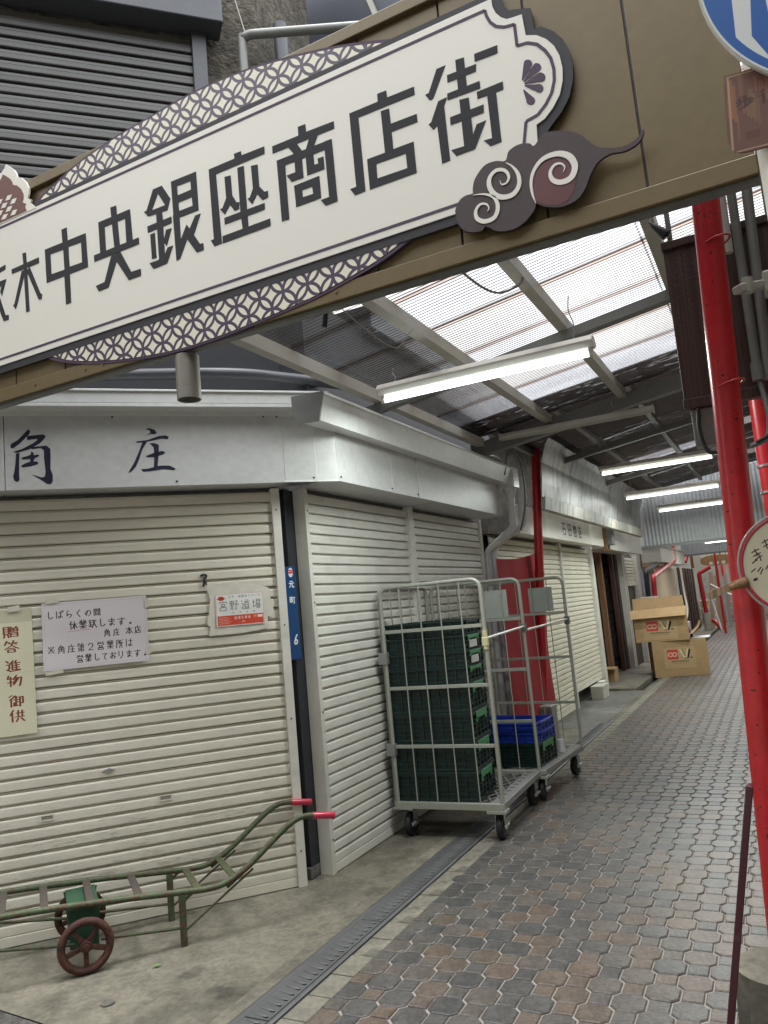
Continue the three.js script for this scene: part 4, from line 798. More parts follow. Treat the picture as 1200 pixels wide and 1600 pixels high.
// ================================================================= drain pipes at the end of the corner shop
{
  const a = thing('downpipe', 'grey white elbowed downpipe dropping from the gutter end of the corner shop', 'pipe', [-2.44, 0, -7.15]);
  wpart('hopper', [bx(-2.29, -2.13, 2.60, 2.80, -7.30, -7.12, .006), cyl(V(-2.21, 2.50, -7.22), V(-2.21, 2.60, -7.22), .042, .07, 18)], M.gutter, a);
  wpart('pipe', bent([V(-2.21, 2.52, -7.22), V(-2.21, 2.22, -7.22), V(-2.56, 2.02, -7.36), V(-2.56, .0, -7.36)], .036, .07, 16), M.whitePlastic, a);
  for (const q of [[V(-2.21, 2.46, -7.22), V(-2.21, 2.51, -7.22)], [V(-2.21, 2.27, -7.22), V(-2.21, 2.31, -7.22)]]) wpart('collar', cyl(q[0], q[1], .042, .042, 18), M.whitePlastic, a);
  wpart('bracket', bx(-2.605, -2.515, 1.60, 1.625, -7.41, -7.31, .004), M.whitePlastic, a);
  const b = thing('downpipe', 'second grey elbowed downpipe behind the first, beside the red pole', 'pipe', [-2.44, 0, -7.6]);
  wpart('pipe', bent([V(-2.20, 2.75, -7.55), V(-2.20, 2.28, -7.55), V(-2.54, 2.08, -7.52), V(-2.54, .0, -7.52)], .04, .08, 16), M.whitePlastic, b);
  wpart('collar', cyl(V(-2.20, 2.36, -7.55), V(-2.20, 2.42, -7.55), .047, .047, 18), M.whitePlastic, b);
  single('conduit_pipe', [bent([V(-2.36, 2.86, -6.2), V(-2.25, 2.88, -7.0), V(-2.24, 2.80, -7.3), V(-2.30, 2.70, -7.5)], .028, .06, 10)], M.conduit, 'grey conduit lying along the roof edge above the gutter', 'pipe');
  single('loose_hose', polyTube(curvePts([V(-2.16, 2.70, -6.95), V(-2.12, 2.90, -7.0), V(-2.08, 2.93, -7.12), V(-2.06, 2.80, -7.2), V(-2.09, 2.45, -7.3), V(-2.2, 2.2, -7.42)], 24), .010, 8), M.conduit, 'dark flexible hose looping beside the gutter outlet', 'hose');
  single('roof_pipe', bent([V(-3.3, 3.0, -3.05), V(-2.62, 2.98, -3.55), V(-2.28, 3.0, -4.3), V(-2.26, 2.98, -6.4)], .035, .2, 10), M.darkMetal, 'dark pipe running above the corner gutter behind the sign', 'pipe');
}
// ================================================================= red poles
{
  const p = thing('red_pole', 'thick glossy red steel pole at the alley mouth standing in a concrete pot', 'pole', [-.03 - .11, 0, -2.9]);
  // the pole leans a little, as in the picture
  const at = (y) => V(lerp(-.150, -.026, clamp((y - .26) / 2.68)), y, -2.9);
  wpart('pole', [cyl(at(.2), at(3.35), .0475, .0475, 28)], M.red, p);
  for (const y of [2.72, 2.20]) { const c = at(y); wpart('wire_ring', polyTube(Array.from({ length: 21 }, (_, i) => { const a = i / 20 * Math.PI * 2; return V(c.x + Math.cos(a) * .052 - .0, y + .012 * Math.sin(a) * 0 - Math.cos(a) * -.012, c.z + Math.sin(a) * .052); }), .004, 6), M.red, p); }
  single('concrete_pot', [cyl(V(-.165, 0, -2.9), V(-.165, .275, -2.9), .155, .14, 28)], M.concrete, 'round concrete block footing the red pole at the lower right edge', 'footing');
  single('leaning_bar', [bar(V(-.355, .0, -2.68), V(-.168, .885, -2.735), .022, .05, V(0, 0, 1), .004)], M.maroon, 'dark maroon bar leaning beside the red pole', 'bar');
  const q = thing('red_pole', 'second red pole behind the wooden board at the right edge', 'pole', [.06, 0, -4.2]);
  wpart('pole', cyl(V(.035, 0, -4.2), V(.05, 3.3, -4.2), .055, .055, 24), M.red, q);
  wpart('band', cyl(V(.0395, 1.93, -4.2), V(.0395, 1.94, -4.2), .058, .058, 24), M.zinc, q); wpart('band', cyl(V(.0395, 2.06, -4.2), V(.0395, 2.07, -4.2), .058, .058, 24), M.zinc, q);
  const r = thing('red_pole', 'slim red pole rising past the grey flashing beside the red cloth', 'pole', [-2.22, 0, -8.0]);
  wpart('pole', [cyl(V(-2.40, 0, -8.1), V(-2.128, 3.28, -8.1), .047, .047, 20)], M.red, r);
  for (const y of [2.45, 1.75]) wpart('coupling', cyl(V(-2.40 + y * .083, y, -8.1), V(-2.40 + (y + .05) * .083, y + .05, -8.1), .052, .052, 20), M.red, r);
}
{ // red cloth sheet hung between pipe and pole
  const nx = 30, ny = 26, g = new THREE.PlaneGeometry(1, 1, nx, ny), p = g.attributes.position, f = fbm(4, 611, 3);
  for (let i = 0; i < p.count; i++) {
    const a = p.getX(i) + .5, b = p.getY(i) + .5;
    const z = lerp(-7.15, -8.38, a) + .08 * (1 - b) * a, y = lerp(.03, lerp(1.93, 2.03, a) - .035 * Math.sin(a * Math.PI), b);
    const x = -2.40 + .10 * a + .006 * Math.sin(a * 16 + b * 2) * (1 - b * .6) + .025 * (f(a * .9, b * .9) - .5) + .012 * Math.sin(b * 11) * sstep(.9, 1, a);
    p.setXYZ(i, x, y, z);
  }
  g.computeVertexNormals();
  const h = single('red_cloth', g, M.redCloth, 'red cloth sheet hanging behind the roll cages beside the slim red pole', 'cloth');
  single('grey_bin', bx(-2.36, -2.22, .0, .42, -8.05, -7.85, .015), M.cageDeck, 'small grey block standing at the foot of the red cloth', 'block');
}
// ---------------------------------------------------------------- board, conduits and boxes behind the near red pole
{
  const b = thing('wooden_board', 'dark brown wooden panel hung behind the near red pole', 'board', [0, 2.20, -3.2]);
  wpart('plank', bx(-.232, -.09, 2.22, 2.885, -3.24, -3.205, .004), M.brownBoard, b);
  wpart('plank', bx(-.088, .055, 2.22, 2.885, -3.24, -3.206, .004), M.brownBoard, b);
  wpart('plank', bx(.057, .20, 2.22, 2.885, -3.24, -3.205, .004), M.brownBoard, b);
  wpart('batten', bx(-.236, .204, 2.868, 2.90, -3.245, -3.19, .003), M.brownBoard, b);
  wpart('batten', bx(-.236, .204, 2.205, 2.245, -3.245, -3.19, .003), M.brownBoard, b);
  wpart('hanger', bx(-.21, -.19, 2.90, 3.17, -3.24, -3.225), M.steelDark, b); wpart('hanger', bx(.15, .17, 2.90, 3.22, -3.24, -3.225), M.steelDark, b);
  single('conduit_pipe', [cyl(V(.045, 3.18, -3.15), V(.040, 2.32, -3.15), .017, .017, 12), cyl(V(.040, 2.255, -3.15), V(.040, 2.325, -3.15), .023, .023, 12)], M.conduit, 'grey conduit running down the board right of the near red pole', 'pipe');
  single('conduit_pipe', [cyl(V(.105, 3.2, -3.15), V(.075, 2.25, -3.15), .019, .019, 12)], M.conduit, 'grey conduit at the right picture edge on the wooden board', 'pipe');
  single('white_conduit', [cyl(V(.012, 3.2, -3.10), V(.005, 2.75, -3.10), .016, .016, 12)], M.dirtyWhite, 'short pale conduit tight behind the near red pole', 'pipe');
  single('pole_clamp', [bar(V(.012, 2.56, -2.98), V(.15, 2.60, -3.12), .05, .03, V(0, 1, 0), .008), cyl(V(.045, 2.545, -3.0), V(.05, 2.60, -3.0), .02, .02, 10), bx(.10, .16, 2.55, 2.63, -3.14, -3.04, .01)], M.dirtyWhite, 'cream pipe clamp gripping the conduits beside the near red pole', 'clamp');
  const e = thing('junction_box', 'dark grey junction box with looping cable under the wooden board', 'box', [-.17, 2.06, -3.25]);
  wpart('case', bx(-.215, -.10, 2.055, 2.204, -3.30, -3.21, .006), M.conduit, e);
  wpart('cable_loop', polyTube(curvePts([V(-.185, 2.20, -3.19), V(-.19, 2.10, -3.18), V(-.165, 2.02, -3.17), V(-.125, 2.025, -3.18), V(-.105, 2.10, -3.18), V(-.10, 2.2, -3.19)], 20), .008, 8), M.blackPlastic, e);
  single('loose_cable', polyTube(curvePts([V(.04, 2.26, -3.15), V(.048, 2.18, -3.13), V(.05, 2.08, -3.10), V(.03, 2.02, -3.08), V(-.02, 2.0, -3.06)], 18), .009, 8), M.conduit, 'grey cable bending from the conduit end behind the near red pole', 'cable');
  single('loose_cable', polyTube(curvePts([V(.12, 2.26, -3.15), V(.10, 2.14, -3.1), V(.05, 2.04, -3.08), V(.0, 2.01, -3.06)], 18), .007, 8), M.blackPlastic, 'black cable drooping at the right edge below the board', 'cable');
  single('pull_switch', [polyTube(curvePts([V(-.27, 3.16, -3.3), V(-.255, 3.05, -3.25), V(-.265, 3.0, -3.2), V(-.245, 2.985, -3.2)], 10), .005, 6), polyTube([V(-.255, 2.99, -3.2), V(-.21, 2.93, -3.2)], [.010, .022], 10)], M.blackPlastic, 'black plug hanging from a wire beside the top of the near red pole', 'plug');
}
// ---------------------------------------------------------------- round paper fan tied to the near pole
{
  const tex = canvasTexture(1024, 1024, (g, w) => {
    g.fillStyle = '#cfc8ad'; g.fillRect(0, 0, w, w);
    g.strokeStyle = '#3a322c'; g.lineCap = 'round';
    const strokes = [[120, 360, 190, 330], [150, 330, 165, 400], [130, 400, 200, 370], [140, 440, 210, 400], [175, 370, 195, 450], [110, 470, 160, 440], [230, 270, 300, 240], [255, 240, 270, 330], [240, 310, 310, 280], [300, 260, 330, 320], [360, 190, 420, 150], [380, 160, 400, 260], [350, 240, 440, 200], [420, 170, 470, 220], [90, 560, 130, 530], [150, 560, 185, 520], [170, 590, 200, 540], [230, 540, 260, 500], [250, 560, 300, 530], [320, 520, 350, 470], [330, 560, 400, 500], [350, 470, 420, 560], [430, 430, 500, 400], [450, 400, 470, 500]];
    for (const [a, b, c, d] of strokes) { g.lineWidth = 12; g.beginPath(); g.moveTo(a, b); g.quadraticCurveTo((a + c) / 2 + 6, (b + d) / 2 - 8, c, d); g.stroke(); }
    g.fillStyle = '#3a322c'; g.beginPath(); g.ellipse(118, 640, 26, 15, -.4, 0, 7); g.fill(); g.lineWidth = 16; g.beginPath(); g.moveTo(300, 690); g.lineTo(420, 660); g.stroke();
    g.strokeStyle = '#b8333b'; g.lineWidth = 26; g.beginPath(); g.moveTo(270, 850); g.quadraticCurveTo(430, 900, 600, 850); g.stroke(); g.beginPath(); g.moveTo(360, 800); g.lineTo(480, 780); g.stroke();
  });
  const C = V(.058, 1.562, -2.80), t = thing('paper_fan', 'round cream paper fan with red rim and brush writing tied to the near red pole', 'fan', C.toArray(), R(4));
  const d = part('paper', new THREE.CircleGeometry(.160, 64), mat([.95, .95, .95], .7, 0, { map: tex }), t, true);
  part('red_rim', new THREE.TorusGeometry(.158, .0045, 10, 72), mat([.42, .04, .06], .5), t);
  part('outer_hoop', new THREE.TorusGeometry(.168, .004, 10, 72), mat([.55, .50, .47], .25, 0, { transmission: .4, thickness: .0 }), t);
  part('handle', bar(V(-.152, -.04, .004), V(-.275, -.082, .004), .004, .026, V(0, 1, 0), .0015), M.paleWood, t);
  part('raffia_tie', [polyTube(curvePts([V(-.205, -.060, .006), V(-.18, -.054, .008), V(-.165, -.049, .006), V(-.148, -.044, .002)], 12), Array.from({ length: 13 }, (_, i) => .010 + .008 * i / 12 + .0015 * Math.sin(i * 2.9)), 10)], mat([.42, .25, .12], .7, 0, { map: T.wood }), t);
  part('strap', bx(-.02, -.004, .05, .27, -.012, -.004, .002), M.dirtyWhite, t); part('strap', bx(-.012, .006, -.30, -.12, -.012, -.004, .002), M.dirtyWhite, t);
}
// ---------------------------------------------------------------- pedestrian sign on its post at the upper right
{
  const tex = canvasTexture(1024, 1024, (g, w) => {
    g.fillStyle = '#d5d8d6'; g.fillRect(0, 0, w, w); g.fillStyle = '#2a5ea6'; g.beginPath(); g.arc(512, 512, 505, 0, 7); g.fill();
    g.fillStyle = '#d7dad8';
    const person = (x, y, k) => { g.save(); g.translate(x, y); g.scale(k, k); g.beginPath(); g.arc(0, -250, 42, 0, 7); g.fill(); g.beginPath(); g.moveTo(-70, -190); g.lineTo(70, -190); g.lineTo(95, 20); g.lineTo(60, 20); g.lineTo(48, 10); g.lineTo(40, 240); g.lineTo(80, 330); g.lineTo(55, 300); g.lineTo(12, 220); g.lineTo(6, 40); g.lineTo(-14, 40); g.lineTo(-34, 230); g.lineTo(10, 330); g.lineTo(-20, 310); g.lineTo(-70, 220); g.lineTo(-62, 20); g.lineTo(-100, 20); g.closePath(); g.fill(); g.restore(); };
    g.beginPath(); g.arc(512, 512, 480, 0, 7); g.clip(); person(172, 462, 1.24); person(560, 520, .9);
  });
  const t = thing('pedestrian_sign', 'blue round pedestrian road sign on a cream post at the upper right corner', 'sign', [.27, 0, -1.34]);
  const g = new THREE.CylinderGeometry(.2555, .2555, .008, 72); g.rotateX(Math.PI / 2); g.translate(0, 2.49, .05); part('disc', g, M.dirtyWhite, t);
  part('face', new THREE.CircleGeometry(.253, 72).translate(0, 2.49, .0552), mat([.95, .95, .95], .35, 0, { map: tex, clearcoat: .2 }), t, true);
  part('post', [cyl(V(-.175, 0, 0), V(-.175, 2.9, 0), .030, .030, 24)], M.cream, t);
  part('bracket', bx(-.19, .12, 2.46, 2.50, .028, .045, .003), M.zinc, t);
  const sub = canvasTexture(700, 512, (g2, w, h) => {
    g2.fillStyle = '#6e4a40'; g2.fillRect(0, 0, w, h); g2.strokeStyle = '#a08a70'; g2.lineWidth = 8; g2.strokeRect(14, 14, w - 28, h - 28);
    for (let i = 0; i < 70; i++) { const x = (i * 97) % w; g2.fillStyle = `rgba(${150 + (i * 31) % 60},${110 + (i * 17) % 50},90,.28)`; g2.fillRect(x, (i * 53) % 300, 7 + i % 11, 60 + (i * 41) % 200); }
    g2.strokeStyle = '#4a3230'; write(g2, '歩行者', 30, 150, 68, 96, 12, 10, false); g2.lineWidth = 16; g2.beginPath(); g2.moveTo(300, 300); g2.lineTo(470, 296); g2.stroke();
    g2.fillStyle = 'rgba(90,50,44,.6)'; for (let i = 0; i < 6; i++) g2.fillRect(60 + i * 70, 390, 44, 50);
  });
  const pl = new THREE.Shape(); const rr = .03, pw = .20, ph = .135; pl.moveTo(-.115 + rr, -ph / 2); pl.lineTo(pw - rr, -ph / 2); pl.quadraticCurveTo(pw, -ph / 2, pw, -ph / 2 + rr); pl.lineTo(pw, ph / 2); pl.lineTo(-.115, ph / 2); pl.lineTo(-.115, -ph / 2 + rr); pl.quadraticCurveTo(-.115, -ph / 2, -.115 + rr, -ph / 2);
  const pg = new THREE.ExtrudeGeometry(pl, { depth: .004, bevelEnabled: false }); const uv = pg.attributes.uv, pp = pg.attributes.position; for (let i = 0; i < uv.count; i++) uv.setXY(i, (pp.getX(i) + .115) / .315, (pp.getY(i) + ph / 2) / ph);
  pg.rotateZ(-.07); pg.translate(-.127, 2.258, .036);
  part('sub_plate', pg, mat([.95, .95, .95], .6, 0, { map: sub }), t, true);
}
// ================================================================= roll cages
const CW = .76, CD = .98, CH = 1.70, DY = .235; // width, depth, height, deck top
function cagePanel(parent, w, m4, name, plateOn) { // hoop with cross rails and wires, standing on the deck; local x across, y up
  const r = .0135, h = w / 2, bars = [.60, .99, 1.378];
  const put = (nm, g, mm) => part(nm, into(m4, Array.isArray(g) ? g : [g]), mm, parent);
  const hoop = put(name, bent([V(-h, .19, 0), V(-h, CH - r, 0), V(h, CH - r, 0), V(h, .19, 0)], r, .075, 12), M.cage);
  for (const y of bars) put('cross_rail', bar(V(-h + r, y, 0), V(h - r, y, 0), .014, .024, V(0, 1, 0), .003), M.cage);
  put('bottom_rail', bar(V(-h - r, .215, 0), V(h + r, .215, 0), .03, .045, V(0, 1, 0), .004), M.cage);
  const n = 4;
  for (let i = 1; i <= n; i++) { const x = -h + w * i / (n + 1); put('wire', cyl(V(x, .235, .006), V(x, CH - .02, .006), .0045, .0045, 8), M.cage); }
  if (plateOn) put('label_plate', bx(.04, .262, 1.395, 1.61, -.008, -.004, .001), M.plateGrey, parent);
  return hoop;
}
function caster(parent, x, z, turn, locked) {
  const c = part('caster', [bx(-.045, .045, -.008, 0, -.04, .04, .003), cyl(V(0, -.03, 0), V(0, -.008, 0), .026, .03, 16), bx(-.030, -.026, -.125, -.028, -.03, .03, .001), bx(.026, .030, -.125, -.028, -.03, .03, .001)], M.zinc, parent);
  c.position.set(x, .19, z); c.rotation.y = turn;
  const w = part('wheel', new THREE.LatheGeometry([[.02, -.021], [.058, -.023], [.074, -.018], [.079, 0], [.074, .018], [.058, .023], [.02, .021]].map(([a, b]) => new THREE.Vector2(a, b)), 28).rotateZ(Math.PI / 2).translate(0, -.111, .012), M.rubber, c);
  part('hub', cyl(V(-.034, -.111, .012), V(.034, -.111, .012), .018, .018, 14), M.zinc, c);
  if (locked) part('brake_pedal', [bx(.030, .058, -.105, -.085, -.01, .05, .006), bx(.034, .05, -.115, -.09, .04, .075, .005)], M.zinc, c);
}
function rollCage(label, pos, turn, { front = true, sign = false }) {
  const t = thing('roll_cage', label, 'roll cage', pos, turn, 'steel roll cages beside the alley shutter');
  const X = CW / 2, Z = CD / 2, I = new THREE.Matrix4();
  // deck: frame, perforated mesh of bars, edge plate
  part('deck_frame', [bx(-X, X, .20, .232, -Z, -Z + .03, .003), bx(-X, X, .20, .232, Z - .03, Z, .003), bx(-X, -X + .03, .20, .232, -Z + .03, Z - .03, .003)], M.cage, t);
  part('deck_edge', [bx(X - .10, X, .195, .236, -Z + .03, Z - .03, .004)], M.cageDeck, t);
  const mesh = []; const dn = 15;
  for (let i = 0; i < 26; i++) { const a = -1.2 + i * .075; for (const s of [1, -1]) { // diagonal strands of the expanded metal
    const p0 = [a, -Z + .03], p1 = [a + s * .45, Z - .03]; const L = -X + .03, Rr = X - .10; const clip = (t0) => [lerp(p0[0], p1[0], t0), lerp(p0[1], p1[1], t0)];
    const tx = (x) => (x - p0[0]) / (p1[0] - p0[0]); let t0 = Math.min(tx(L), tx(Rr)), t1 = Math.max(tx(L), tx(Rr)); t0 = Math.max(0, t0); t1 = Math.min(1, t1); if (t1 - t0 < .05) continue;
    const A = clip(t0), B = clip(t1); mesh.push(bar(V(A[0], .218 + s * .002, A[1]), V(B[0], .218 + s * .002, B[1]), .010, .004)); } }
  part('deck_mesh', mesh, M.cageDeck, t);
  const holes = []; for (let i = 0; i < 9; i++) holes.push(bx(X - .085, X - .05, .2362, .2366, -Z + .08 + i * .092, -Z + .098 + i * .092)); part('painted_slot', holes, M.rubber, t);  // dark strips laid on the deck edge, painted in for shaded slots
  // panels
  if (front) cagePanel(t, CW - .02, new THREE.Matrix4().makeTranslation(0, 0, Z - .005), 'front_hoop');
  cagePanel(t, CW - .02, new THREE.Matrix4().makeTranslation(0, 0, -Z + .012), 'rear_hoop', true);
  cagePanel(t, CD - .09, new THREE.Matrix4().makeRotationY(Math.PI / 2).setPosition(-X - .02, 0, 0), 'side_hoop');
  // brackets tying hoops, gate bar on the open side
  for (const y of [1.20, .58]) part('corner_bracket', bx(-X - .035, -X + .03, y - .04, y + .04, Z - .03, Z + .018, .003), M.cageDeck, t);
  part('corner_foot', bx(-X - .03, -X + .12, .185, .20, Z - .08, Z + .012, .003), M.cage, t); part('corner_foot', bx(X - .12, X + .01, .172, .194, Z - .08, Z + .012, .003), M.cage, t);
  part('gate_bar', cyl(V(X - .005, 1.29, Z), V(X - .005, 1.315, -Z), .009, .009, 10), mat([.75, .75, .72], .35), t);
  if (front) part('gate_latch', [bx(X - .03, X + .01, 1.24, 1.30, Z - .02, Z + .02, .006), cyl(V(X - .01, 1.22, Z), V(X - .01, 1.345, Z), .018, .018, 14)], mat([.62, .58, .36], .4, .2), t);
  part('gate_catch', bx(X - .03, X + .012, 1.27, 1.34, -Z - .008, -Z + .03, .005), M.steelDark, t);
  caster(t, -X + .07, Z - .08, R(-6), true); caster(t, X - .06, Z - .08, R(8), true); caster(t, X - .06, -Z + .08, R(-3), true); caster(t, -X + .07, -Z + .08, R(10), false);
  return t;
}
rollCage('near grey steel roll cage holding a tall stack of dark green crates', [-2.15, 0, -5.335], R(1.8), { front: true });
rollCage('far grey steel roll cage carrying a low stack with blue crates on top', [-2.095, 0, -6.335], R(-4), { front: false });
// ---------------------------------------------------------------- plastic crates
function crate(label, group, pos, turn, w, d, h, body, handle, paperOn) {
  const t = thing('plastic_crate', label, 'crate', pos, turn, group);
  const X = w / 2, Z = d / 2, k = .012;
  part('base', bx(-X + .01, X - .01, 0, .008, -Z + .01, Z - .01), body, t);
  const side = (len, out) => { // ribbed, slotted wall lying along x, front at z=+
    const g = [bx(-len / 2, len / 2, 0, h, -k, -k + .005)], n = Math.max(4, Math.round(len / .075)), rows = h > .15 ? 5 : h > .09 ? 3 : 2;
    g.push(bx(-len / 2, len / 2, h * .86, h - .001, -k + .004, .006, .002), bx(-len / 2, len / 2, .001, h * .09, -k + .004, .002, .002));
    for (let r = 1; r < rows; r++) g.push(bx(-len / 2, len / 2, h * .09 + h * .77 * r / rows - .003, h * .09 + h * .77 * r / rows + .003, -k + .004, .0015));
    for (let i = 0; i <= n; i++) { const x = -len / 2 + .006 + (len - .012) * i / n; g.push(bx(x - .005, x + .005, .002, h * .86, -k + .004, .003)); }
    for (let i = 0; i < n; i++) { const x = -len / 2 + len * (i + .5) / n; if ((i * 7 + out) % 3) g.push(bx(x - len / n * .34, x + len / n * .34, h * (.2 + .15 * (i % 3)), h * (.34 + .15 * (i % 3)), -k + .004, -.001)); }
    return g;
  };
  part('front_wall', into(new THREE.Matrix4().makeTranslation(0, 0, Z), side(w, 1)), body, t);
  part('back_wall', into(new THREE.Matrix4().makeRotationY(Math.PI).setPosition(0, 0, -Z), side(w, 2)), body, t);
  for (const s of [1, -1]) {
    const m4 = new THREE.Matrix4().makeRotationY(s * Math.PI / 2).setPosition(s * X, 0, 0);
    part('end_wall', into(m4, side(d, 1)), body, t);
    part('handle', into(m4, [bx(-d * .30, d * .30, h * .72, h * .95, .006, .012, .002), bx(-d * .30, -d * .2, h * .60, h * .72, .004, .010, .002), bx(d * .2, d * .30, h * .60, h * .72, .004, .010, .002)]), handle, t);
  }
  part('rim', [bx(-X - .006, X + .006, h - .012, h, Z - .004, Z + .009, .003), bx(-X - .006, X + .006, h - .012, h, -Z - .009, -Z + .004, .003)], body, t);
  if (paperOn) part('white_slip', bx(X + .007, X + .010, h * .14, h * .62, -d * .16, d * .24), M.whitePlastic, t);
  return t;
}
{
  const ord = ['lowest', 'second', 'third', 'fourth', 'fifth', 'sixth', 'seventh', 'topmost'];
  let y = DY; const hs = [.193, .193, .193, .193, .105, .105, .105, .105];
  hs.forEach((h, i) => { crate(`dark green plastic crate, ${ord[i]} in the tall stack on the near roll cage`, 'green crates stacked on the near roll cage', [-2.225 + (rnd() - .5) * .008, y, -5.075 + (rnd() - .5) * .008], R(3 + (rnd() - .5) * 1.2), .565, .40, h - .002, M.greenCrate, i === 7 ? M.greenCrate : M.greenCrateLight, i === 5 || i === 6); y += h; });
  y = DY;
  [[.185, M.greenCrate, M.greenCrateLight, 'dark green plastic crate at the bottom of the low stack on the far roll cage'], [.075, M.blueCrate, M.blueCrate, 'lower blue folded crate on the green crate in the far roll cage'], [.075, M.blueCrate, M.blueCrate, 'upper blue folded crate on top of the low stack']].forEach(([h, b, hd, l]) => { crate(l, 'crates on the far roll cage', [-2.075, y, -6.12], R(-4 + (rnd() - .5) * 2), .565, .40, h - .002, b, hd); y += h; });
  // white cloth bundle stuffed in the stack
  single('white_bottle', cyl(V(-1.80, DY, -6.52), V(-1.80, DY + .10, -6.52), .035, .03, 14), M.whitePlastic, 'small white bottle standing on the far roll cage deck', 'bottle');
}
// ================================================================= green hand cart
{
  const h = R(38.5), t = thing('hand_cart', 'old green two-wheeled hand cart with red grips in front of the left shutter', 'hand cart', [-2.814, 0, -3.043], Math.PI / 2 - h);
  const rail = (z, lift = 0) => curvePts([[-1.18, .355], [-.9, .328], [-.64, .312], [-.3, .282], [0, .250], [.13, .238], [.20, .243], [.27, .268], [.34, .305], [.55, .452], [.62, .484], [.68, .486], [.72, .480]].map(([a, b]) => V(a, b + lift, z)), 60);
  const W = -.385;
  for (const [z, dx] of [[0, 0], [W, .0]]) {
    part('side_rail', polyTube(rail(z), .0155, 12), M.cartGreen, t);
    part('grip', [polyTube([V(.70, .483, z), V(.815, .463, z)], .0185, 14), cyl(V(.812, .4635, z), V(.82, .462, z), .0205, .019, 14)], M.grip, t);
    part('leg', [bx(-.018, .014, 0, .24, z - .014, z + .014, .004), bar(V(-.002, .20, z), V(.05, .238, z), .02, .01)], M.cartGreen, t);
    part('brace', [cyl(V(0, .065, z), V(.36, .285, z), .006, .006, 8)], M.cartGreen, t);
    part('brace', [cyl(V(-.01, .085, z), V(-.38, .012 + .115, z), .0075, .0075, 8), cyl(V(-.50, .13, z), V(-1.1, .23, z), .0075, .0075, 8)], M.cartGreen, t);
    part('stiffener', bar(V(.22, .225, z - .004), V(.37, .318, z - .004), .012, .02), M.cartGreen, t);
  }
  for (const x of [-.80, -.62, -.42, -.2, .08, .26]) { const q = rail(0).reduce((a, b) => Math.abs(a.x - x) < Math.abs(b.x - x) ? a : b); part('slat', bar(V(x, q.y + .004, W + .012), V(x, q.y + .004, -.012), .036, .007), x > 0 ? M.cartGreen : M.slatRust, t); }
  part('axle_box', [bx(-.515, -.385, .09, .275, W + .05, W + .062, .003), bx(-.515, -.385, .09, .275, -.062, -.05, .003), bx(-.52, -.38, .27, .278, W + .03, -.03, .003), plate([[-.53, .275], [-.37, .275], [-.41, .10], [-.49, .10]], .006).translate(0, 0, -.048), plate([[-.53, .275], [-.37, .275], [-.41, .10], [-.49, .10]], .006).translate(0, 0, W + .048)], M.cartPlate, t);
  part('axle', cyl(V(-.45, .124, W - .06), V(-.45, .124, .06), .011, .011, 12), M.rust, t);
  for (const z of [.035, W - .035]) {
    const w = part('wheel', [new THREE.TorusGeometry(.106, .0185, 12, 40).translate(-.45, .1245, z), new THREE.CylinderGeometry(.092, .092, .026, 40, 1, true).rotateX(Math.PI / 2).translate(-.45, .1245, z)], M.rust, t);
    part('hub', [cyl(V(-.45, .1245, z - .022), V(-.45, .1245, z + .022), .028, .028, 6), cyl(V(-.45, .1245, z - .03), V(-.45, .1245, z + .032), .014, .014, 12)], M.rust, w);
    for (let i = 0; i < 5; i++) { const a = -Math.PI / 2 + i * Math.PI * 2 / 5; part('spoke', bar(V(-.45 + Math.cos(a) * .024, .1245 + Math.sin(a) * .024, z), V(-.45 + Math.cos(a) * .102, .1245 + Math.sin(a) * .102, z), .022, .020, V(0, 0, 1), .003), M.rust, w); }
  }
}
// ================================================================= upper level beyond the sign
{
  const c = thing('upper_canopy', 'dark blue metal canopy with a glossy curved edge above the corner wall', 'canopy', [-2.2, 4.2, -5.2]);
  wpart('side_sheet', bx(-4.2, -1.78, 4.1, 8.4, -5.3, -5.24), mat([.035, .042, .065], .4, .2, { map: T.paint }), c);
  wpart('edge_bar', bar(V(-2.34, 6.6, -5.2), V(-2.05, 5.55, -5.2), .05, .04), M.steelPaint, c);
  wpart('curved_edge', new THREE.CylinderGeometry(.24, .24, 1.9, 28, 1, false, 0, Math.PI).rotateZ(-.28).translate(-1.92, 6.25, -5.25), mat([.16, .21, .34], .18, .3, {}), c);
  const b = thing('pipe_bracket', 'grey steel pipe bracket fixed to the stucco corner above the sign', 'bracket', [-2.5, 4.5, -3.9]);
  wpart('upright', cyl(V(-2.60, 4.45, -3.78), V(-2.60, 5.30, -3.78), .028, .028, 14), M.conduit, b);
  wpart('arm', bent([V(-2.60, 5.28, -3.78), V(-2.55, 5.30, -3.80), V(-1.35, 5.17, -4.25)], .030, .04, 14), M.conduit, b);
  wpart('hook', polyTube(Array.from({ length: 12 }, (_, i) => { const a = i / 11 * 4; return V(-2.46 + .05 * Math.cos(a + 2.6), 5.07 + .05 * Math.sin(a + 2.6), -3.86); }), .007, 6), M.whitePlastic, b);
  wpart('dark_pipe', cyl(V(-2.50, 4.4, -4.1), V(-2.50, 5.55, -4.1), .05, .05, 16), M.darkMetal, b);
  wpart('stay_wire', cyl(V(-2.58, 5.30, -3.80), V(-2.83, 6.3, -3.85), .004, .004, 6), M.wire, b);
}
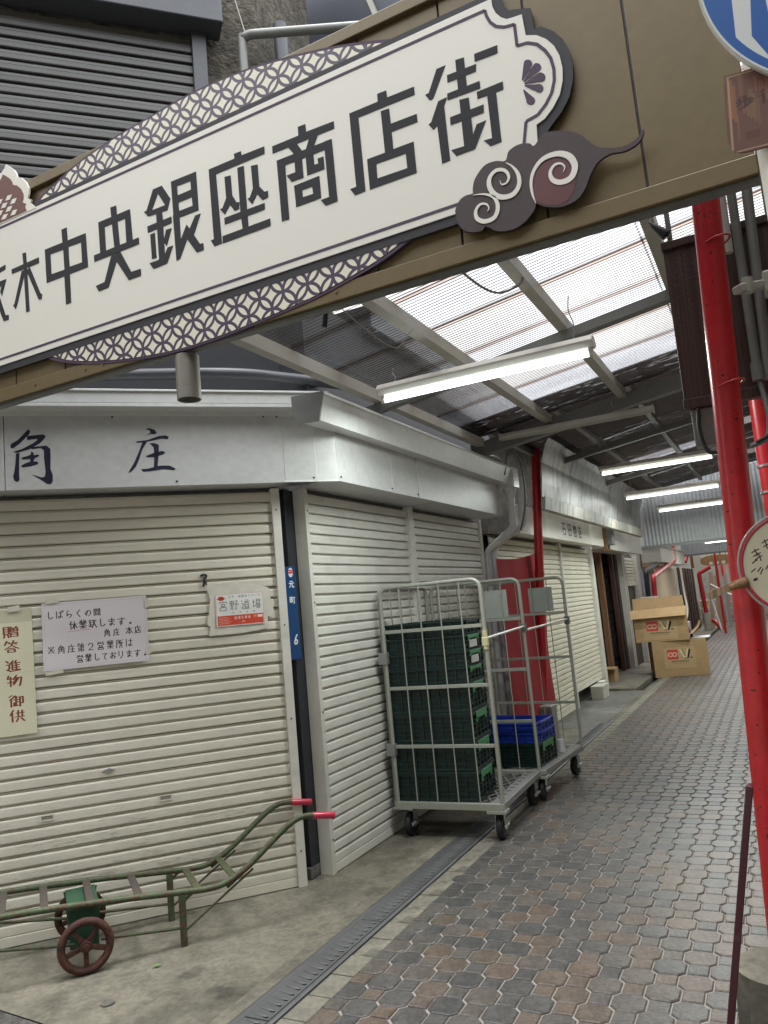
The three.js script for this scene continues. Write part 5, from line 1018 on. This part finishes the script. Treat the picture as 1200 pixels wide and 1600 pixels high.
// ================================================================= neighbouring shop with two shutters and lettering
{
  const s = thing('neighbour_shop', 'next shop along the alley with yellowed shutters under a fascia with four small characters', 'shop', [-2.62, 0, -9.8]);
  wpart('wall', bx(-8, -2.72, 0, 3.6, -12.48, -7.45), M.stucco, s);
  wpart('eave', bx(-8, -2.34, 3.605, 3.74, -12.4, -7.61), M.darkMetal, s);
  shutter(s, FB(-2.62, -7.66), 0, 2.77, .01, 2.22, .0647, M.slatYellow);
  shutter(s, FB(-2.62, -10.50), 0, 1.76, .20, 2.22, .0647, M.slatYellow);
  wpart('mullion', bx(-2.66, -2.58, 0, 2.24, -10.497, -10.435, .004), M.jamb, s);
  wpart('shutter_jamb', bx(-2.70, -2.56, 0, 2.24, -12.36, -12.268, .004), M.jamb, s);
  wpart('shutter_jamb', bx(-2.70, -2.57, 0, 2.24, -12.47, -12.37, .004), M.jamb, s);
  wpart('fascia_panel', bx(-2.34, -2.30, 2.20, 2.50, -10.2, -7.72, .004), M.cream, s); wpart('fascia_panel', bx(-2.34, -2.301, 2.20, 2.50, -12.06, -10.204, .004), M.cream, s);
  wpart('soffit', sheet([[-2.34, -7.72], [-2.34, -12.06], [-2.72, -12.06], [-2.72, -7.72]], 2.235), M.jamb, s);
  const tex = canvasTexture(1024, 190, (g, w, h) => { g.fillStyle = '#d9d6c8'; g.fillRect(0, 0, w, h); g.strokeStyle = '#26242c'; write(g, '石田商店', 16, 12, 190, 166, 76, 22); });
  wpart('lettering', new THREE.PlaneGeometry(1.12, .208).rotateY(Math.PI / 2).translate(-2.2985, 2.345, -10.06), mat([.9, .9, .88], .4, 0, { map: tex }), s, true);
  wpart('bracket_box', [bx(-2.36, -2.18, 2.22, 2.50, -12.36, -12.14, .01), cyl(V(-2.27, 2.14, -12.25), V(-2.27, 2.22, -12.25), .015, .03, 10)], M.steelDark, s);
  wpart('brown_post', [bx(-2.33, -2.26, 2.16, 2.55, -12.135, -12.08, .004), bx(-2.33, -2.20, 2.13, 2.16, -12.14, -12.06, .004)], M.wood, s);
  wpart('meter_box', bx(-2.60, -2.42, 0, .19, -11.7, -11.3, .01), M.dirtyWhite, s); wpart('meter_box', bx(-2.62, -2.52, 0, .19, -12.1, -11.85, .008), M.jamb, s);
  // metal hood over it
  const hood = thing('metal_hood', 'stained grey sheet-metal hood curving over the neighbouring shop fascia', 'hood', [-2.0, 2.4, -10.8]);
  let z = -7.72;
  while (z > -14.0) {
    const L = .58 + rnd() * .06, z1 = Math.max(z - L, -14.15), g = profile([[.00, 2.545], [.02, 2.70], [.035, 2.9], [.10, 3.08], [.20, 3.23], [.194, 3.236], [.092, 3.087], [.028, 2.905], [.013, 2.70], [-.006, 2.545]], z - z1 - .014);
    wpart('hood_sheet', into(FB(-2.03, z - .003), g), M.galv, hood);
    wpart('hood_lip', into(FB(-2.03, z - .003), profile([[-.03, 2.40], [.018, 2.412], [.034, 2.538], [.026, 2.546], [.008, 2.424], [-.03, 2.41]], z - z1 - .020)), M.galvLip, hood);
    z = z1;
  }
}
// ================================================================= open shop after it
{
  const s = thing('open_shop', 'open shop front with dark interior and brown wooden posts past the yellowed shutters', 'shop', [-2.7, 0, -14]);
  wpart('wall', [bx(-8, -4.6, 0, 3.6, -17, -12.49), bx(-4.6, -2.74, 2.25, 3.6, -17, -12.49), bx(-4.6, -2.74, 0, 2.25, -17, -15.3), bx(-4.6, -2.8, 0, 2.25, -12.56, -12.49)], M.stucco, s);
  wpart('inner_floor', bx(-4.6, -2.75, 0, .03, -15.3, -12.56), M.darkConcrete, s);
  wpart('inner_counter', bx(-3.6, -3.4, .03, 1.05, -15.28, -12.58, .01), mat([.12, .035, .025], .55, 0, { map: T.wood }), s);
  wpart('wooden_post', bx(-2.80, -2.71, 0, 2.25, -13.82, -13.70, .006), M.wood, s);
  wpart('wooden_post', bx(-2.80, -2.72, 0, 2.25, -14.95, -14.86, .006), mat([.14, .06, .04], .6, 0, { map: T.wood }), s);
  wpart('teal_crate', bx(-3.45, -3.25, 1.05, 1.45, -14.7, -14.3, .02), M.teal, s);
  wpart('dark_panel', bx(-2.79, -2.72, 0, 2.25, -15.29, -15.1), M.darkWood, s);
  wpart('shutter_jamb', bx(-2.72, -2.62, 0, 2.2, -15.42, -15.31, .004), M.jamb, s); wpart('shutter_jamb', bx(-2.72, -2.62, 0, 2.2, -15.60, -15.5, .004), M.jamb, s);
  shutter(s, FB(-2.66, -15.62), 0, 1.2, 1.58, 2.2, .0647, M.slatYellow);
  wpart('shutter_jamb', bx(-2.72, -2.60, 0, 2.2, -16.95, -16.84, .004), M.jamb, s);
  wpart('door', bx(-2.735, -2.70, 0, 1.6, -16.83, -15.62, .004), M.brownBoard, s);
  wpart('fascia_panel', bx(-2.36, -2.31, 2.17, 2.53, -14.2, -12.38, .004), M.dirtyWhite, s); wpart('fascia_panel', bx(-2.36, -2.312, 2.17, 2.53, -15.9, -14.205, .004), M.dirtyWhite, s);
  wpart('soffit', sheet([[-2.36, -12.38], [-2.36, -15.9], [-2.74, -15.9], [-2.74, -12.38]], 2.2), M.jamb, s);
  single('small_carton', [bx(-2.95, -2.60, .032, .25, -13.5, -13.15, .005), bx(-2.98, -2.56, .25, .256, -13.2, -13.0)], M.card, 'small open carton beside the brown post in the doorway', 'carton');
}
// ================================================================= grey corrugated gables crossing the alley
function gable(label, z, x0, x1, y0, y1) {
  const pitch = .064, n = Math.round((x1 - x0) / pitch) * 4, pos = [], idx = [];
  for (let i = 0; i <= n; i++) { const x = x0 + (x1 - x0) * i / n, d = .011 * Math.sin(i / 4 * Math.PI * 2 + .785); pos.push(x, y0, z + d, x, y1 + .145 * (x - x0), z + d); if (i) { const a = (i - 1) * 2; idx.push(a, a + 2, a + 1, a + 1, a + 2, a + 3); } }
  const g = new THREE.BufferGeometry(); g.setAttribute('position', new THREE.Float32BufferAttribute(pos, 3)); g.setIndex(idx); g.computeVertexNormals();
  const t = thing('corrugated_gable', label, 'gable', [(x0 + x1) / 2, y0, z]);
  wpart('sheet', g, M.gable, t); wpart('edge_beam', bx(x0, x1, y0 - .05, y0 + .012, z - .06, z - .016), M.steelDark, t); return t;
}
gable('grey corrugated metal gable hanging across the alley behind the far lights', -14.2, -2.05, 1.5, 2.24, 3.16);
gable('smaller dark corrugated gable farther down the alley', -23, -2.3, 1.5, 2.32, 2.9);
{ // far roof
  const t = thing('far_arcade_roof', 'farther stretch of translucent arcade roof beyond the grey gable', 'roof', [-.4, 2.8, -23]);
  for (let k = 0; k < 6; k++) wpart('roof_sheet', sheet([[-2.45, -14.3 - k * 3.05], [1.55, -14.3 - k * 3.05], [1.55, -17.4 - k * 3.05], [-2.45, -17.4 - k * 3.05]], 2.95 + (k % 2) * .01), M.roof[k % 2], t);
  for (const x of [-2.3, -1.2, 0, 1.2]) wpart('purlin', bx(x - .03, x + .03, 2.86, 2.94, -32.5, -14.3), M.steelDark, t);
  for (const z of [-17.5, -20.5, -26, -29]) wpart('cross_beam', bx(-2.45, 1.5, 2.78, 2.855, z - .03, z + .03), M.steelDark, t);
}
// ================================================================= far shops on the left
{
  const s = thing('far_shop', 'distant shop row with beige shutter panel and dark slatted door', 'shop', [-2.6, 0, -24]);
  wpart('wall', bx(-8, -2.62, 0, 3.5, -33, -17.02), M.dirtyWhite, s);
  wpart('beige_panel', bx(-2.615, -2.56, .35, 1.98, -23.0, -19.0, .01), mat([.62, .50, .36], .6, 0, { map: T.fine }), s);
  wpart('metal_post', bx(-2.62, -2.52, 0, 2.1, -23.3, -23.1), M.jamb, s); wpart('metal_post', bx(-2.62, -2.52, 0, 2.1, -18.9, -18.75), M.jamb, s);
  for (let i = 0; i < 14; i++) wpart('door_slat', bx(-2.615, -2.55 + (i % 2) * .02, .02, 2.0, -28.5 + i * .35, -28.22 + i * .35, .004), i % 3 ? M.darkWood : mat([.20, .075, .055], .6, 0, { map: T.wood }), s);
  wpart('duct_box', [bx(-2.60, -2.18, 2.03, 2.38, -22.4, -17.6, .01), bx(-2.60, -2.16, 2.38, 2.41, -22.45, -17.55)], M.dirtyWhite, s);
  wpart('sign_box', bx(-2.6, -2.25, 1.95, 2.06, -19.3, -17.6, .01), M.paleWood, s);
  wpart('posters', [bx(-2.615, -2.60, 1.2, 1.85, -18.7, -17.3)], mat([.32, .36, .46], .5, 0, { map: T.fine }), s);
  wpart('low_cabinet', bx(-2.6, -2.3, 0, .5, -22.8, -19.2, .02), M.whitePlastic, s);
  const r1 = thing('red_downpipe', 'red zigzag downpipe beyond the cardboard boxes', 'pipe', [-2.2, 0, -17.5]);
  wpart('pipe', bent([V(-2.20, 2.75, -20.2), V(-2.20, 2.12, -20.2), V(-2.24, 1.72, -16.4), V(-2.28, .0, -16.4)], .05, .12, 14), M.red, r1);
  const r0 = thing('black_downpipe', 'black downpipe beside the red zigzag pipe', 'pipe', [-2.35, 0, -17]);
  wpart('pipe', bent([V(-2.28, 2.6, -18.0), V(-2.28, 2.05, -18.0), V(-2.38, 1.85, -16.5), V(-2.42, 0, -16.5)], .048, .1, 14), M.blackPlastic, r0);
  wpart('band', bx(-2.52, -2.18, 1.28, 1.33, -16.36, -16.31, .01), M.whitePlastic, r0);
  const r2 = thing('red_pole', 'distant red pole with a bent arm beside the hanging wooden board', 'pole', [-2.15, 0, -26.5]);
  wpart('pole', [cyl(V(-2.16, .5, -26.5), V(-2.22, 1.75, -26.5), .065, .065, 16), bent([V(-2.22, 1.7, -26.5), V(-2.22, 1.8, -26.5), V(-1.85, 1.98, -26.5)], .06, .06, 12)], M.red, r2);
  wpart('sleeve', cyl(V(-2.155, 0, -26.5), V(-2.16, .55, -26.5), .12, .12, 18), M.dirtyWhite, r2);
  wpart('foot', bent([V(-2.0, .3, -26.4), V(-1.9, .25, -26.3), V(-1.75, .02, -26.2)], .065, .08, 12), M.red, r2);
  single('red_bracket', [bent([V(-2.25, 2.75, -24.6), V(-2.25, 2.55, -24.6), V(-2.36, 2.15, -24.2)], .06, .08, 10)], M.red, 'red elbow pipe under the far roof by the left shops', 'pipe');
  single('timber_post', bx(-2.22, -2.14, 1.95, 2.9, -24.4, -24.3), M.wood, 'thin timber post hanging under the far roof beside the red elbow', 'post');
  const b = thing('wooden_signboard', 'pale orange oval wooden signboard hung across the far alley', 'signboard', [-1.6, 2.0, -26]);
  wpart('board', [plate(Array.from({ length: 36 }, (_, i) => { const a = i / 36 * Math.PI * 2; return [-1.6 + .48 * Math.cos(a), 2.16 + .17 * Math.sign(Math.sin(a)) * Math.pow(Math.abs(Math.sin(a)), .6)]; }), .05, .006).translate(0, 0, -26)], mat([.58, .36, .17], .6, 0, { map: T.wood }), b);
  for (const x of [-1.78, -1.6, -1.42]) wpart('mark', bx(x - .05, x + .05, 2.03, 2.12, -25.943, -25.938), M.cream, b);
  wpart('hanger', bx(-1.9, -1.88, 2.3, 2.9, -26, -25.98), M.steelDark, b); wpart('hanger', bx(-1.34, -1.32, 2.3, 2.9, -26, -25.98), M.steelDark, b);
  const cols = [[.60, .42, .36], [.62, .50, .40], [.55, .38, .30], [.66, .60, .54], [.42, .46, .52], [.70, .64, .55], [.56, .30, .28], [.64, .52, .44]];
  for (let i = 0; i < 12; i++) { const x = -1.98 + i * .105, tl = (rnd() - .5) * .25; single('leaning_board', bar(V(x - tl, .02, -27.6), V(x, 1.5 + rnd() * .5, -28.0), .085 + rnd() * .04, .03, V(0, 0, 1)), mat(cols[i % 8], .6, 0, { map: T.wood }), `${['pinkish', 'tan', 'brown', 'pale', 'blue grey', 'cream', 'reddish', 'buff'][i % 8]} board leaning at the alley end, ${['first', 'second', 'third', 'fourth', 'fifth', 'sixth', 'seventh', 'eighth', 'ninth', 'tenth', 'eleventh', 'last'][i]} from the left`, 'board', 'boards leaning at the alley end'); }
  single('white_pole', cyl(V(-1.72, .02, -25.6), V(-1.95, 1.2, -25.9), .03, .03, 10), M.whitePlastic, 'slim white pole leaning in front of the far boards', 'pole');
  single('white_pole', cyl(V(-1.95, 1.42, -26.8), V(-1.35, 1.02, -26.6), .035, .035, 10), M.whitePlastic, 'white rod lying slantwise across the far boards', 'pole');
  single('curved_white_pipe', bent([V(-2.40, 2.0, -23.2), V(-2.40, 1.4, -23.2), V(-2.33, .75, -22.9), V(-2.42, .45, -22.6)], .03, .3, 10), M.cream, 'curved white pipe in front of the dark slatted door', 'pipe');
  // slim posts and stock crowding the far lane
  for (const [x, z, y1, l] of [[-1.55, -24.5, 2.8, 'slim red post before the far boards, nearest the oval signboard'], [-1.05, -27.2, 2.8, 'slim red post at the far lane, right of the oval signboard'], [-1.75, -30.5, 2.8, 'thin red post at the very end of the lane']]) single('red_post', cyl(V(x, 0, z), V(x, y1, z), .035, .035, 12), M.red, l, 'post');
  const stock = [[-2.3, -29.4, .5, .9, .62, .58, .52], [-2.2, -30.6, .6, 1.4, .30, .33, .40], [-1.7, -31.6, .5, .7, .55, .38, .26], [-1.2, -31.9, .45, 1.1, .60, .60, .60], [-.7, -31.8, .5, .8, .50, .24, .20]];
  const kinds2 = ['grey', 'slate blue', 'tan', 'white', 'brick red'];
  stock.forEach(([x, z, w, h, r, g2, b2], i) => { const t2 = thing('stock_rack', `${kinds2[i]} stock rack standing at the lane end`, 'rack', [x, 0, z], 0, 'racks at the lane end'); for (let k = 0; k < 4; k++) part('shelf', bx(-w / 2, w / 2, h * k / 3.2 + .02, h * k / 3.2 + .05, -.2, .2), mat([r, g2, b2], .6), t2); for (const sx of [-1, 1]) part('upright', bx(sx * w / 2 - .02, sx * w / 2 + .02, 0, h, -.2, -.17), mat([r, g2, b2], .6), t2); for (let k = 0; k < 5; k++) part('item', bx(-w / 2 + .04 + k * w / 6, -w / 2 + .04 + (k + .7) * w / 6, h * (k % 3) / 3.2 + .05, h * (k % 3) / 3.2 + .05 + h * .22, -.12, .14, .01), mat([.3 + .4 * rnd(), .25 + .35 * rnd(), .2 + .35 * rnd()], .6), t2); });
  const e = thing('end_building', 'pale lit building closing the far end of the alley', 'building', [0, 0, -34]);
  wpart('wall', bx(-8, 8, 0, 5, -34.4, -33.2), M.dirtyWhite, e);
  for (let i = 0; i < 5; i++) wpart('shop_panel', bx(-2.0 + i * .7, -1.4 + i * .7, .05, 2.2, -33.2, -33.14, .01), mat([[.60, .30, .26], [.55, .55, .56], [.62, .48, .38], [.35, .40, .48], [.66, .62, .56]][i], .6, 0, { map: T.fine }), e);
}
// ================================================================= right-hand row (outside the frame, closes the alley, extended to cut front light)
{
  const s = thing('right_shop_row', 'shuttered shop row along the right side of the alley outside the picture, extended to block light', 'shop', [1.7, 0, -17]);
  wpart('wall', bx(1.66, 6, 0, 6.4, -33, 2.2), M.stucco, s);
  const o = thing('added_street_building', 'tall building added unseen behind the viewpoint to block street daylight', 'building', [0, 0, 7]);
  wpart('wall', bx(-16, 12, 0, 10.5, 6.5, 11), M.stucco, o);  // unseen blocker, added to hold daylight off the sign and shutters
  for (let i = 0; i < 8; i++) { wpart('window', bx(-14 + i * 3.2, -12.4 + i * 3.2, 3.6, 5.0, 6.44, 6.5, .01), M.darkMetal, o); wpart('closed_shutter', bx(-14.4 + i * 3.2, -11.8 + i * 3.2, 0, 2.4, 6.42, 6.5, .01), M.slat[1], o); }
  for (let i = 0; i < 4; i++) wpart('closed_shutter', bx(1.60, 1.655, 0, 2.3, -7.4 - i * 6, -3.0 - i * 6, .005), M.slat[0], s);
}
// ================================================================= cardboard boxes
{
  const print = canvasTexture(512, 360, (g, w, h) => {
    g.fillStyle = '#ba9c73'; g.fillRect(0, 0, w, h);
    g.fillStyle = '#c2383c'; g.fillRect(60, 40, 170, 160);
    g.strokeStyle = '#d9a88c'; g.lineWidth = 26; for (const x of [108, 176]) { g.beginPath(); g.arc(x, 122, 32, 0, 7); g.stroke(); }
    g.fillStyle = '#1d1c22'; g.beginPath(); g.moveTo(262, 40); g.lineTo(300, 40); g.lineTo(352, 160); g.lineTo(385, 40); g.lineTo(432, 40); g.lineTo(440, 60); g.lineTo(398, 196); g.lineTo(330, 200); g.closePath(); g.fill();
    g.fillStyle = '#d8c8a4'; g.beginPath(); g.moveTo(246, 38); g.lineTo(290, 38); g.lineTo(345, 172); g.lineTo(380, 38); g.lineTo(412, 38); g.lineTo(372, 186); g.lineTo(322, 186); g.closePath(); g.fill();
    g.fillStyle = '#1d1c22'; g.beginPath(); g.arc(448, 186, 12, 0, 7); g.fill(); g.fillRect(420, 180, 30, 12);
    for (let i = 0; i < 11; i++) { g.fillRect(112 + i * 26, 226, 17, 7); g.fillRect(112 + i * 26, 238 + (i % 3) * 3, 17, 9); g.fillRect(118 + i * 26, 226, 6, 24); }
    for (let i = 0; i < 22; i++) g.fillRect(130 + i * 12, 270, 7, 5);
  });
  const P = mat([.86, .86, .86], .8, 0, { map: print });
  const face = (w, h) => new THREE.PlaneGeometry(w, h);
  const a = thing('cardboard_box', 'large lower cardboard box with red and black logo on the alley floor', 'box', [-1.70, 0, -14.15], R(14), 'printed cardboard boxes');
  part('carton', bx(-.435, .435, 0, .60, -.31, .31, .006), M.card, a);
  part('print', face(.50, .35).translate(-.01, .31, .3125), P, a, true);
  part('label', bx(.4352, .4362, .40, .52, .10, .20), M.whitePlastic, a);
  part('side_mark', [bx(.4352, .4358, .36, .44, -.05, .02), bx(.4352, .4358, .24, .30, -.08, -.02), bx(.4352, .4358, .05, .10, -.25, -.15)], M.wood, a);
  const b = thing('cardboard_box', 'upper open cardboard box with flaps folded out, stacked off centre', 'box', [-1.90, .60, -14.05], R(8), 'printed cardboard boxes');
  b.scale.set(1.1, 1, 1);
  part('carton', [bx(-.39, .39, 0, .012, -.27, .27), bx(-.39, .39, .012, .54, .262, .27), bx(-.39, .39, .012, .54, -.27, -.262), bx(-.39, -.382, .012, .54, -.262, .262), bx(.382, .39, .012, .54, -.262, .262)], M.card, b);
  part('print', face(.50, .35).translate(-.02, .20, .2725), P, b, true);
  part('flap', bar(V(-.39, .545, .275), V(-.39, .545, .275).add(V(.78, 0, 0)), .006, .006), M.card, b);
  part('flap', plate([[-.42, 0], [.40, .02], [.37, -.16], [-.43, -.17]], .006).rotateX(-.55).translate(0, .545, .275), M.card, b);
  part('flap', new THREE.CylinderGeometry(.30, .30, .50, 14, 1, true, .2, 1.15).rotateX(Math.PI / 2).translate(.28, .36, 0), M.card, b);
  part('flap', plate([[-.39, 0], [.39, 0], [.38, .2], [-.38, .2]], .006).rotateX(-.25).translate(0, .54, -.27), M.card, b);
  single('plastic_sheet', bx(-1.50, -1.15, .602, .625, -14.35, -13.95, .01), M.whitePlastic, 'white plastic sheet lying on the lower cardboard box', 'sheet');
  single('black_umbrella', polyTube([V(-1.42, .62, -14.1), V(-1.50, .80, -14.12), V(-1.56, 1.15, -14.2)], [.018, .032, .03], 8), M.blackPlastic, 'black folded umbrella standing beside the upper box', 'umbrella');
}
// ---------------------------------------------------------------- draw
renderer.render(scene, camera);
